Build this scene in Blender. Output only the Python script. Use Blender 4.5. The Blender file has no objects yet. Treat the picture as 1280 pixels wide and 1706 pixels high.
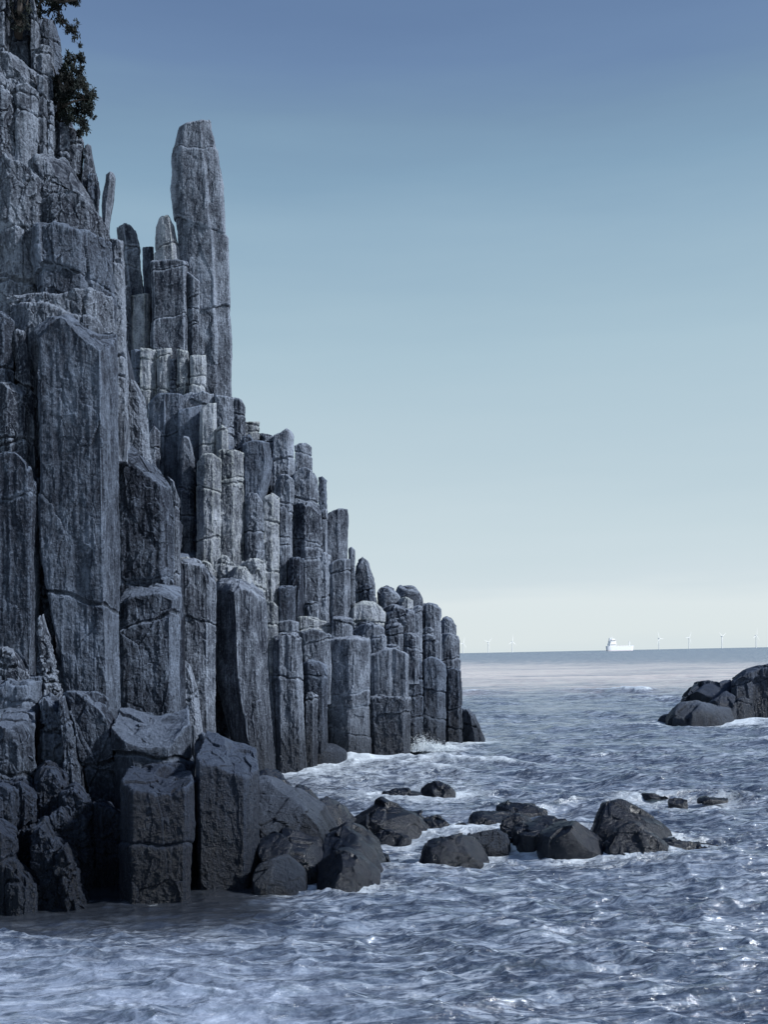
import bpy, math, random
import numpy as np
from mathutils import Vector
R = math.radians

# ---------------------------------------------------------------- camera
F = 1706.0                      # focal length in photo pixels
H = 5.0                         # eye height above the sea
HY = 1090.5                     # photo row of the horizon at the middle column
RHO = math.atan(0.0196)         # slight roll of the camera
CR, SR = math.cos(RHO), math.sin(RHO)
sc = bpy.context.scene
col = sc.collection
cd = bpy.data.cameras.new("camera")
cam = bpy.data.objects.new("camera", cd); col.objects.link(cam)
cam.location = (0, 0, H)
cam.rotation_euler = (R(90), RHO, 0)
cd.sensor_fit = 'VERTICAL'; cd.sensor_height = 36.0; cd.lens = 36.0
cd.shift_y = (HY - 853) / 1706.0
cd.clip_start = 0.1; cd.clip_end = 90000
sc.camera = cam

# ---------------------------------------------------------------- light
SUN_EL, SUN_AZ = 36.0, 101.0      # azimuth clockwise from +Y
sd = bpy.data.lights.new("sun", 'SUN'); sun = bpy.data.objects.new("sun", sd); col.objects.link(sun)
sd.energy = 5.0; sd.angle = R(5); sd.color = (0.95, 0.975, 1.0)
tosun = Vector((math.sin(R(SUN_AZ)) * math.cos(R(SUN_EL)), math.cos(R(SUN_AZ)) * math.cos(R(SUN_EL)), math.sin(R(SUN_EL))))
sun.rotation_euler = tosun.to_track_quat('Z', 'Y').to_euler()
w = bpy.data.worlds.new("World"); sc.world = w; w.use_nodes = True
nt = w.node_tree; nt.nodes.clear()
def N(nt, typ, **kw):
    n = nt.nodes.new(typ)
    for k, v in kw.items():
        if hasattr(n, k): setattr(n, k, v)
    return n
def ramp(nt, stops, fac=None, interp='LINEAR'):
    n = nt.nodes.new('ShaderNodeValToRGB'); cr = n.color_ramp; cr.interpolation = interp
    while len(cr.elements) < len(stops): cr.elements.new(0.5)
    for e, (p, c) in zip(cr.elements, stops):
        e.position = p
        e.color = (c, c, c, 1) if isinstance(c, (int, float)) else (*c, 1)
    if fac is not None: nt.links.new(fac, n.inputs[0])
    return n
def mth(nt, op, a, b=None, clamp=False):
    n = nt.nodes.new('ShaderNodeMath'); n.operation = op; n.use_clamp = clamp
    for i, v in enumerate((a, b)):
        if v is None: continue
        if isinstance(v, (int, float)): n.inputs[i].default_value = v
        else: nt.links.new(v, n.inputs[i])
    return n.outputs[0]
def mixc(nt, f, a, b, mode='MIX'):
    n = nt.nodes.new('ShaderNodeMix'); n.data_type = 'RGBA'; n.blend_type = mode
    for i, v in ((0, f), (6, a), (7, b)):
        if isinstance(v, (int, float)): n.inputs[i].default_value = v
        elif isinstance(v, tuple): n.inputs[i].default_value = (*v, 1)
        else: nt.links.new(v, n.inputs[i])
    return n.outputs[2]
sky = N(nt, 'ShaderNodeTexSky', sky_type='NISHITA', sun_disc=False)
sky.sun_elevation = R(SUN_EL); sky.sun_rotation = R(SUN_AZ); sky.air_density = 1.0; sky.dust_density = .4
tc = N(nt, 'ShaderNodeTexCoord'); sx = N(nt, 'ShaderNodeSeparateXYZ'); nt.links.new(tc.outputs['Generated'], sx.inputs[0])
mp = N(nt, 'ShaderNodeMapping'); mp.inputs['Scale'].default_value = (1.2, 1.2, 9)
nt.links.new(tc.outputs['Generated'], mp.inputs[0])
cn = N(nt, 'ShaderNodeTexNoise'); cn.inputs['Scale'].default_value = 2.2; cn.inputs['Detail'].default_value = 5
nt.links.new(mp.outputs[0], cn.inputs['Vector'])
zz = mth(nt, 'ADD', sx.outputs['Z'], mth(nt, 'MULTIPLY', mth(nt, 'SUBTRACT', cn.outputs[0], 0.5), 0.07))
SKY = [(0, (0.7041, 0.7964, 0.8368)), (0.012, (0.7266, 0.8124, 0.845)), (0.045, (0.7418, 0.8205, 0.8532)), (0.065, (0.6534, 0.7494, 0.8043)), (0.111, (0.598, 0.7116, 0.7649)), (0.168, (0.5329, 0.6605, 0.7266)), (0.276, (0.432, 0.5846, 0.6748)), (0.327, (0.3732, 0.5266, 0.6323)), (0.375, (0.3147, 0.4662, 0.5913)), (0.42, (0.2456, 0.3887, 0.5266)), (0.463, (0.2038, 0.3241, 0.4662)), (0.5, (0.1601, 0.2578, 0.432)), (0.54, (0.1334, 0.2185, 0.3887)), (0.75, (0.0951, 0.1479, 0.3101)), (1, (0.0798, 0.1279, 0.2661))]
rs = ramp(nt, SKY, zz)
tint = mixc(nt, 1.0, rs.outputs[0], (10.0, 10.0, 10.0), 'MULTIPLY')
mix1 = mixc(nt, 0.90, sky.outputs[0], tint)
bg = N(nt, 'ShaderNodeBackground'); bg.inputs[1].default_value = 0.1
nt.links.new(mix1, bg.inputs[0]); ow = N(nt, 'ShaderNodeOutputWorld'); nt.links.new(bg.outputs[0], ow.inputs[0])
sc.view_settings.view_transform = 'Standard'; sc.view_settings.look = 'None'
sc.view_settings.exposure = 0.0; sc.view_settings.gamma = 1.0

# ---------------------------------------------------------------- numpy helpers
def px2w(px, py, Y):
    """photo pixel and distance -> world point (arrays)"""
    a = (np.asarray(px, float) - 640) / F; b = (HY - np.asarray(py, float)) / F
    return (a * CR + b * SR) * Y, Y + 0 * a, H + (-a * SR + b * CR) * Y
def wdist(px, py):
    """distance at which the sea surface shows at this pixel"""
    a = (px - 640) / F; b = (HY - py) / F
    return H / max(1e-6, -(-a * SR + b * CR))
def hashf(ix, iy, iz, seed):
    with np.errstate(over='ignore'):
        h = (ix.astype(np.int64) * 374761393 + iy.astype(np.int64) * 668265263 + iz.astype(np.int64) * 2147483647 + seed * 1274126177) & 0xffffffff
        h = (h ^ (h >> 13)) * 1274126177 & 0xffffffff
        h = (h ^ (h >> 16)) * 2246822519 & 0xffffffff
        h = h ^ (h >> 15)
    return h.astype(np.float64) / 4294967295.0
def vnoise(p, seed=0):
    f = np.floor(p); i = f.astype(np.int64); t = p - f; t = t * t * t * (t * (t * 6 - 15) + 10)
    x, y, z = i[..., 0], i[..., 1], i[..., 2]; tx, ty, tz = t[..., 0], t[..., 1], t[..., 2]
    def c(a, b, d): return hashf(x + a, y + b, z + d, seed)
    u = (c(0,0,0)*(1-tx)+c(1,0,0)*tx)*(1-ty)+(c(0,1,0)*(1-tx)+c(1,1,0)*tx)*ty
    v = (c(0,0,1)*(1-tx)+c(1,0,1)*tx)*(1-ty)+(c(0,1,1)*(1-tx)+c(1,1,1)*tx)*ty
    return (u*(1-tz)+v*tz)*2-1
def fbm(p, oct=4, seed=0, gain=.5):
    a, s, r = 1.0, 0.0, 0
    for k in range(oct):
        r = r + a * vnoise(p, seed + k * 17); s += a; a *= gain; p = p * 2.03 + 7.7
    return r / s * 1.6
def worley(p, seed=0):
    """distance to the two nearest cells and a random tilt plane of the nearest"""
    f = np.floor(p); i = f.astype(np.int64)
    d1 = np.full(p.shape[:-1], 9e9); d2 = d1.copy(); pl = np.zeros(p.shape[:-1])
    for a in (-1, 0, 1):
        for b in (-1, 0, 1):
            for c in (-1, 0, 1):
                x, y, z = i[..., 0]+a, i[..., 1]+b, i[..., 2]+c
                q = np.stack([x + hashf(x,y,z,seed), y + hashf(x,y,z,seed+1), z + hashf(x,y,z,seed+2)], -1)
                v = p - q; d = np.sqrt((v*v).sum(-1))
                n = np.stack([hashf(x,y,z,seed+3)-.5, hashf(x,y,z,seed+4)-.5, hashf(x,y,z,seed+5)-.5], -1)*2
                plane = (v*n).sum(-1) + (hashf(x,y,z,seed+6)-.5)
                near = d < d1
                d2 = np.where(near, d1, np.minimum(d2, d)); pl = np.where(near, plane, pl); d1 = np.where(near, d, d1)
    return d1, d2, pl
def mesh_np(name, V, quads, mat, tris=None, extra=None, smooth=True):
    me = bpy.data.meshes.new(name)
    V = np.ascontiguousarray(V.reshape(-1, 3), dtype=np.float32)
    polys = [quads.reshape(-1, 4)] if quads is not None and len(quads) else []
    nq = sum(len(p) for p in polys)
    loops = [p.ravel() for p in polys]; tot = [np.full(nq, 4)]
    if tris is not None and len(tris): loops.append(np.asarray(tris).ravel()); tot.append(np.full(len(tris), 3))
    for e in (extra or []): loops.append(np.asarray(e)); tot.append(np.array([len(e)]))
    lo = np.concatenate(loops).astype(np.int32); tt = np.concatenate(tot).astype(np.int32)
    st = np.concatenate([[0], np.cumsum(tt)[:-1]]).astype(np.int32)
    me.vertices.add(len(V)); me.vertices.foreach_set('co', V.ravel())
    me.loops.add(len(lo)); me.loops.foreach_set('vertex_index', lo)
    me.polygons.add(len(tt)); me.polygons.foreach_set('loop_start', st); me.polygons.foreach_set('loop_total', tt)
    me.polygons.foreach_set('use_smooth', np.full(len(tt), smooth))
    me.update(calc_edges=True); me.validate()
    if mat: me.materials.append(mat)
    return me
def link(name, me, parent=None, loc=None):
    o = bpy.data.objects.new(name, me); col.objects.link(o)
    if parent: o.parent = parent
    if loc is not None: o.location = loc
    return o
def tag(o, label=None, cat=None, group=None, kind=None):
    for k, v in (('label', label), ('category', cat), ('group', group), ('kind', kind)):
        if v: o[k] = v
    return o
def gridq(nr, nc, wrap):
    r = np.arange(nr-1)[:, None]; c = np.arange(nc if wrap else nc-1)[None, :]; c2 = (c+1) % nc
    return np.stack([r*nc+c, r*nc+c2, (r+1)*nc+c2, (r+1)*nc+c], -1).reshape(-1, 4)

# ---------------------------------------------------------------- materials
def rockmat(name, dark, light, bias=0.0, rough=0.85, wet=True, bk=1.0, spec=.3, rmin=.34):
    m = bpy.data.materials.new(name); m.use_nodes = True; t = m.node_tree; t.nodes.clear(); L = t.links.new
    out = N(t, 'ShaderNodeOutputMaterial'); b = N(t, 'ShaderNodeBsdfPrincipled'); L(b.outputs[0], out.inputs[0])
    geo = N(t, 'ShaderNodeNewGeometry'); pos = geo.outputs['Position']; oi = N(t, 'ShaderNodeObjectInfo')
    def noise(scale, det=6, ro=.6, sc3=(1, 1, 1), dist=0):
        mp = N(t, 'ShaderNodeMapping'); mp.inputs['Scale'].default_value = sc3; L(pos, mp.inputs[0])
        n = N(t, 'ShaderNodeTexNoise'); n.inputs['Scale'].default_value = scale; n.inputs['Detail'].default_value = det
        n.inputs['Roughness'].default_value = ro; n.inputs['Distortion'].default_value = dist; L(mp.outputs[0], n.inputs['Vector']); return n.outputs[0]
    big = noise(.35, 4, .6); mid = noise(2.1, 8, .7, (1, 1, .55)); strk = noise(3.4, 8, .72, (1, 1, .16), .4); fine = noise(13, 6, .75); spk = noise(30, 3, .7)
    v = mth(t, 'ADD', mth(t, 'MULTIPLY', mid, .40), mth(t, 'MULTIPLY', strk, .24))
    v = mth(t, 'ADD', v, mth(t, 'MULTIPLY', fine, .30)); v = mth(t, 'ADD', v, mth(t, 'MULTIPLY', big, .28))
    v = mth(t, 'ADD', v, mth(t, 'MULTIPLY', mth(t, 'SUBTRACT', oi.outputs['Random'], .5), .10))
    v = mth(t, 'ADD', v, bias - .11)
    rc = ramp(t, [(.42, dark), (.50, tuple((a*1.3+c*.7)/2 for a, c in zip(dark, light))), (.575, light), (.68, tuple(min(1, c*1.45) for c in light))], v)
    c0 = rc.outputs[0]
    # lichen and salt spots
    sp = ramp(t, [(.60, 0.0), (.68, 1.0)], mth(t, 'ADD', mth(t, 'MULTIPLY', fine, .55), mth(t, 'MULTIPLY', mid, .5)))
    c0 = mixc(t, mth(t, 'MULTIPLY', sp.outputs[0], .55), c0, tuple(min(.6, c*1.9) for c in light))
    dk = ramp(t, [(.36, 1.0), (.44, 0.0)], mth(t, 'ADD', mth(t, 'MULTIPLY', spk, .5), mth(t, 'MULTIPLY', mid, .5)))
    c0 = mixc(t, mth(t, 'MULTIPLY', dk.outputs[0], .6), c0, tuple(c*.4 for c in dark))
    # worn pale edges and bleached ledges, with top-lit rims painted into the colour
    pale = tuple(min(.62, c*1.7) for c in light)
    rim_lit = ramp(t, [(.505, 0.0), (.56, 1.0)], mth(t, 'ADD', geo.outputs['Pointiness'], mth(t, 'MULTIPLY', mth(t, 'SUBTRACT', fine, .5), .06)))
    c0 = mixc(t, mth(t, 'MULTIPLY', rim_lit.outputs[0], .55), c0, pale)
    crease_dark = ramp(t, [(.44, 1.0), (.495, 0.0)], geo.outputs['Pointiness'])  # concave creases darkened: crevice shade put into the colour
    c0 = mixc(t, mth(t, 'MULTIPLY', crease_dark.outputs[0], .32), c0, tuple(c*.35 for c in dark))
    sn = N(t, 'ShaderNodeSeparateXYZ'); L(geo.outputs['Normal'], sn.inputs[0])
    top_lit = ramp(t, [(.40, 0.0), (.75, 1.0)], mth(t, 'ADD', sn.outputs['Z'], mth(t, 'MULTIPLY', mth(t, 'SUBTRACT', mid, .5), .8)))  # up-facing faces paled in the colour, as if lit from above
    c0 = mixc(t, mth(t, 'MULTIPLY', top_lit.outputs[0], .45), c0, pale)
    s = N(t, 'ShaderNodeSeparateXYZ'); L(pos, s.inputs[0])
    zn = mth(t, 'SUBTRACT', s.outputs['Z'], mth(t, 'MULTIPLY', mth(t, 'SUBTRACT', mid, .5), 3.2))
    wt = ramp(t, [(0.0, 1.0), (.16, .9), (.40, .38), (.8, 0.0)], mth(t, 'MULTIPLY', zn, .21))
    ww = mth(t, 'MULTIPLY', wt.outputs[0], .86 if wet else .5)
    c1 = mixc(t, ww, c0, mixc(t, .93, c0, (.006, .009, .016)))
    L(c1, b.inputs['Base Color'])
    rr = mth(t, 'SUBTRACT', mth(t, 'ADD', mth(t, 'MULTIPLY', fine, .18), rough-.09), mth(t, 'MULTIPLY', ww, .43))
    rr = mth(t, 'MAXIMUM', rr, rmin)
    L(rr, b.inputs['Roughness']); b.inputs['Specular IOR Level'].default_value = spec
    # bump: grain, vertical flutes, hairline cracks
    mp = N(t, 'ShaderNodeMapping'); mp.inputs['Scale'].default_value = (1, 1, .38); L(pos, mp.inputs[0])
    dv = N(t, 'ShaderNodeVectorMath'); dv.operation = 'ADD'; nn = N(t, 'ShaderNodeTexNoise'); nn.inputs['Scale'].default_value = 2.5; nn.inputs['Detail'].default_value = 5; L(pos, nn.inputs['Vector'])
    ns = N(t, 'ShaderNodeVectorMath'); ns.operation = 'SCALE'; ns.inputs['Scale'].default_value = .35; L(nn.outputs['Color'], ns.inputs[0]); L(mp.outputs[0], dv.inputs[0]); L(ns.outputs[0], dv.inputs[1])
    vo = N(t, 'ShaderNodeTexVoronoi'); vo.feature = 'DISTANCE_TO_EDGE'; vo.inputs['Scale'].default_value = 1.7; L(dv.outputs[0], vo.inputs['Vector'])
    crk = ramp(t, [(0, 0.0), (.035, 1.0)], vo.outputs['Distance'])
    h = mth(t, 'ADD', mth(t, 'MULTIPLY', fine, .11), mth(t, 'MULTIPLY', strk, .11)); h = mth(t, 'ADD', h, mth(t, 'MULTIPLY', mid, .12))
    h = mth(t, 'ADD', h, mth(t, 'MULTIPLY', crk.outputs[0], .014)); h = mth(t, 'ADD', h, mth(t, 'MULTIPLY', spk, .03))
    bp = N(t, 'ShaderNodeBump'); bp.inputs['Strength'].default_value = 1.0; bp.inputs['Distance'].default_value = bk; L(h, bp.inputs['Height']); L(bp.outputs[0], b.inputs['Normal'])
    return m
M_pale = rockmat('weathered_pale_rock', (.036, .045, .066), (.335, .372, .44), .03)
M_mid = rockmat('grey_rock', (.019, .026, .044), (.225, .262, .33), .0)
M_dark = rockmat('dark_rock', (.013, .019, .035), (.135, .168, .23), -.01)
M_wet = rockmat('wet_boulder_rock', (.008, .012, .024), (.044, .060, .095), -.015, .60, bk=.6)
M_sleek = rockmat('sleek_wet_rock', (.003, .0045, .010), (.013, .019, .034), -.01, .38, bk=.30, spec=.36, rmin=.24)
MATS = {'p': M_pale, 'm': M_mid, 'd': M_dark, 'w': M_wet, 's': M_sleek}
def simple(name, c, rough=.6, metal=0.0, nz=.12):
    m = bpy.data.materials.new(name); m.use_nodes = True; t = m.node_tree; b = t.nodes['Principled BSDF']
    n = N(t, 'ShaderNodeTexNoise'); n.inputs['Scale'].default_value = .35; n.inputs['Detail'].default_value = 5
    g = N(t, 'ShaderNodeNewGeometry'); t.links.new(g.outputs['Position'], n.inputs['Vector'])
    r = ramp(t, [(.3, tuple(x*(1-nz) for x in c)), (.7, tuple(min(1, x*(1+nz)) for x in c))], n.outputs[0])
    t.links.new(r.outputs[0], b.inputs['Base Color']); b.inputs['Roughness'].default_value = rough; b.inputs['Metallic'].default_value = metal
    return m

# ---------------------------------------------------------------- rock builders
COVER = []       # (x0, x1, ytop, ybot, Y, thick) of all pieces, used to set the rock mass behind them
CONTACT = []     # waterline footprints for foam
def displace(P, wid, rough, seed, wrap=True, cell=None, flute=1.0, grain=1.0, facet=1.0):
    """push a closed grid of points outwards with layered rock relief"""
    dr = np.gradient(P, axis=0)
    dc = (np.roll(P, -1, 1) - np.roll(P, 1, 1)) if wrap else np.gradient(P, axis=1)
    n = np.cross(dc, dr); ln = np.linalg.norm(n, axis=-1, keepdims=True); n = n / np.maximum(ln, 1e-9)
    so = np.array([(seed*13.7) % 50, (seed*7.1) % 50, (seed*3.3) % 50])
    Q = P + so; cell = cell or max(.45, wid*.42)
    warp = np.stack([fbm(Q*1.3, 2, 5), fbm(Q*1.3+9, 2, 6), fbm(Q*1.3-9, 2, 7)], -1)*.10
    d1, d2, pl = worley((Q+warp*cell)/cell*np.array([1, 1, .36]), 11)
    e = d2-d1
    f1, f2, pl2 = worley((Q+warp)/(cell*.34)*np.array([1, 1, .45]), 23)
    g1, g2, pl3 = worley(Q/.17*np.array([1, 1, .35]), 29)
    disp = fbm(Q*.55/max(wid, .6)*1.6, 2, 1)*.026*wid
    disp += np.clip(pl, -.8, .8)*.055*rough*cell*1.6*facet - .022*rough*np.clip(1-e/.03, 0, 1)
    st = np.round(pl2*2.2)/2.2                         # broken flakes with flat faces and sharp rims
    disp += (st*.6+pl2*.4)*.036*rough*(.4+.6*grain) - .008*rough*np.clip(1-(f2-f1)/.05, 0, 1)*grain
    disp += pl3*.014*(.3+.7*rough)*grain
    fl = fbm(Q*np.array([3.2, 3.2, .3]), 3, 31)
    disp += (-.026*np.abs(fl)+.008)*flute
    fl = fbm(Q*np.array([12, 12, .8]), 3, 33)
    disp += fl*.008*flute
    disp += fbm(Q*7.5, 3, 51, .65)*.017*(.5+.5*rough)*grain + fbm(Q*1.7, 2, 61)*.02*rough
    return P + n*disp[..., None], n
def column(name, x0, x1, tops, yb, Y, label, xb=None, T=None, fc=None, inset=1.2, steps=None, mat='m', rough=.8, joints=2, round_=.035, slope=None,
           cat='rock column', group='rock columns of the sea cliff', L=None, Rr=None, ext=True, flute=1.0, cell=None, seed=None, up=1.0):
    """a prism of broken rock with its own facets, joints and worn top; photo columns give its size at its own distance Y"""
    seed = seed if seed is not None else len(COVER)+1
    rng = random.Random(seed*31+7)
    yt = min(tops); wp = x1-x0; wid = wp/F*Y
    T = T or max(.9, wid*1.0)
    xb = xb or (x0, x1)
    L = L or [(yt, x0), (yb, xb[0])]; Rr = Rr or [(yt, x1), (yb, xb[1])]
    if fc is None:
        ty = rng.random(); u = rng.uniform
        if ty < .45: fc = [(0, u(.02, .12)), (u(.03, .08), 0), (u(.45, .75), u(0, .04)), (1, u(.38, .6))]
        elif ty < .75: fc = [(0, u(.2, .4)), (u(.2, .35), 0), (u(.68, .85), u(0, .04)), (1, u(.25, .45))]
        else: fc = [(0, u(.35, .5)), (u(.4, .6), 0), (u(.9, .97), u(.1, .2)), (1, u(.3, .4))]
    poly = [(s, d*wid) for s, d in fc]
    dmax = max(T, max(d for s, d in poly)+.3)
    poly += [(.93, dmax), (.07, dmax)]
    # bevelled corners
    pts = []; n = len(poly); met = lambda p, q: math.hypot((p[0]-q[0])*wid, p[1]-q[1])
    for i in range(n):
        p, q, r = poly[i-1], poly[i], poly[(i+1) % n]
        for (o, k) in ((p, 1), (r, 1)):
            l = max(met(o, q), 1e-6); f = min(.3, rng.uniform(.3, 1.0)*.03*wid/l)
            pts.append((q[0]+(o[0]-q[0])*f, q[1]+(o[1]-q[1])*f))
    S, D = [], []
    for i in range(len(pts)):
        p, q = pts[i], pts[(i+1) % len(pts)]; m = met(p, q)*F/Y
        back = (p[1]+q[1])/2 > dmax*.9
        k = max(1, int(m/(1.5 if not back else 9)))
        for j in range(k): S.append(p[0]+(q[0]-p[0])*j/k); D.append(p[1]+(q[1]-p[1])*j/k)
    S, D = np.array(S), np.array(D); nC = len(S)
    # the top edge
    ts = np.interp(np.clip(S, 0, 1), np.linspace(0, 1, len(tops)), tops)
    slope = slope if slope is not None else rng.uniform(-.08, .10)
    _, _, zt0 = px2w(x0+S*wp, ts, Y)
    dlim = max(d for s_, d in fc)*wid; nstep = rng.uniform(1.6, 3.0); stepk = rng.choice([0, .7, 1, 1.6]) if steps is None else steps
    chips = [(rng.choice([-1, 1])*rng.uniform(.5, 1), rng.uniform(-1, .2), rng.uniform(.22, .36), rng.uniform(.5, 1.4)) for _ in range(rng.choice([0, 1, 1, 2]) if steps is None else 0)]
    rough = rough*rng.uniform(.42, .9)
    def ztop(S, D):
        _, _, z = px2w(x0+S*wp, np.interp(np.clip(S, 0, 1), np.linspace(0, 1, len(tops)), tops), Y)
        z = z + np.maximum(z-H, 0)*np.minimum(D, dlim)/Y*.9 + slope*D
        q = np.stack([S*nstep+seed*1.7, D/wid*nstep+seed*.9, 0*S+.5], -1)
        _, _, hp = worley(q, 91)
        z = z - np.clip(np.round(hp*2.4), 0, 2)*.055*stepk*min(wid, 1.5)
        for (cx_, cy_, off, kk) in chips:
            z = z - np.clip((S-.5)*cx_+(D/wid-.4)*cy_-off, 0, 1)*kk*min(wid, 1.5)
        return z + fbm(np.stack([S*wid*2.2+seed, D*2.2, 0*S], -1), 4, 3)*.03*min(max(wid, .6), 2)
    zt = ztop(S, D)
    _, _, zb_ = px2w((x0+x1)/2, yb, Y); zb = float(zb_)
    zlow = zb if not ext else max(-.6, zb-max(1.2, 1.2*wid)-(6.0 if Y > 45 and cat == 'rock column' else 0))
    if zb < 1.2: zlow = -.7
    zlow = min(zlow, float(zt.min())-.3)
    rows = int(np.clip((yb-yt)/1.5, 12, 700)); er = 6 if zlow < zb-.05 else 0
    tt = np.concatenate([np.linspace(0, 1, er, endpoint=False)*0, np.linspace(0, 1, rows)])
    Z = []
    for i in range(er): Z.append(np.full(nC, zlow+(zb-zlow)*i/er))
    for tv in np.linspace(0, 1, rows): Z.append(zb+(zt-zb)*tv)
    Z = np.array(Z); nR = len(Z)
    Yd = Y + D[None, :] + 0*Z
    # silhouettes as a function of height
    pyv = HY - (Z-H)/Y*F
    ly = np.interp(pyv, [a for a, _ in L], [b for _, b in L]); ry = np.interp(pyv, [a for a, _ in Rr], [b for _, b in Rr])
    ly = ly+inset*.5; ry = ry-inset
    X, _, _ = px2w(ly+S[None, :]*(ry-ly), pyv, 1.0)
    X = X*(Y+D[None, :]*.6)
    # joints: small sideways offsets above wavy fractures
    zc = float(zt.mean())
    for j in range(joints):
        zj = zb+(zc-zb)*rng.uniform(.12, .93); tl = rng.uniform(-.3, .3); ofx, ofy = rng.uniform(-.035, .035)*wid, rng.uniform(-.06, .06)*wid
        hj = zj+tl*(S*wid-.5*wid)+.02*np.sin(S*9+j)+.05*wid*fbm(np.stack([S*3, D*1.5, 0*S+j], -1), 2, 9)
        st = 1/(1+np.exp(-np.clip((Z-hj)/.03, -30, 30)))
        X = X+ofx*st; Yd = Yd+ofy*st
        g = np.exp(-((Z-hj)/.04)**2)*.075
        cx = X.mean(1, keepdims=True); X = X-(X-cx)/max(wid, .3)*g*2; Yd = Yd+g
    # worn shoulders then the top cap, rings shrinking to the middle
    cx = X[-1].mean(); cy = Yd[-1].mean()
    rr = round_*wid
    down = np.clip((zt[None, :]-Z)/max(rr, 1e-3), 0, 1); sh = 1-(1-down)**2
    k = 1-(1-np.sqrt(np.maximum(sh, 0)))*round_*.9
    cxr = X.mean(1, keepdims=True); cyr = Yd.mean(1, keepdims=True)
    X = cxr+(X-cxr)*k; Yd = cyr+(Yd-cyr)*k
    P = np.stack([X, Yd, Z], -1)
    P2, nrm = displace(P, wid, rough, seed, cell=cell, flute=flute)
    nk = max(6, int(wid*.5*F/Y/1.5)); cap = []
    ring = P2[-1]; fr_ = np.fft.rfft(ring, axis=0); fr_[5:] = 0; low = np.fft.irfft(fr_, nC, axis=0)
    cxx, cyy = ring[:, 0].mean(), ring[:, 1].mean(); Sc, Dc = S.mean(), D.mean()
    res = ring[:, 2]-zt; rl = np.fft.rfft(res); rl[3:] = 0; resl = np.fft.irfft(rl, nC)
    for i in range(1, nk+1):
        f = 1-i/nk*.985; g = min(1, i/nk*3.0)
        q = ring*(1-g)+low*g; q[:, 0] = cxx+(q[:, 0]-cxx)*f; q[:, 1] = cyy+(q[:, 1]-cyy)*f
        q[:, 2] = ztop(Sc+(S-Sc)*f, Dc+(D-Dc)*f)+(res*(1-g)+resl*g*f) + rr*.15*(1-f**3)*up
        cap.append(q)
    cap = np.array(cap)
    so = seed*3.1
    c1_, c2_, pc = worley((cap+so)/max(.4, wid*.33), 77)
    cap[..., 2] += (pc*.07*rough + fbm((cap+so)*2.4, 4, 8)*.05 - .03*np.clip(1-(c2_-c1_)/.08, 0, 1))*np.linspace(0, 1, nk)[:, None]**.35
    A = np.concatenate([P2, cap]); nT = len(A)
    me = mesh_np(name, A, gridq(nT, nC, True), MATS[mat], smooth=False, extra=[list(range((nT-1)*nC, nT*nC)), list(range(nC-1, -1, -1))])
    o = link(name, me)
    tag(o, label, cat, group, 'thing')
    COVER.append((min(x0, xb[0]), max(x1, xb[1]), yt, yb, Y, dmax))
    if zb < 1.0:
        for s in np.linspace(0, 1, 5):
            xx = xb[0]+(xb[1]-xb[0])*s; wx, _, _ = px2w(xx, yb, Y); CONTACT.append((float(wx), Y, .35*wid))
    return o
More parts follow.
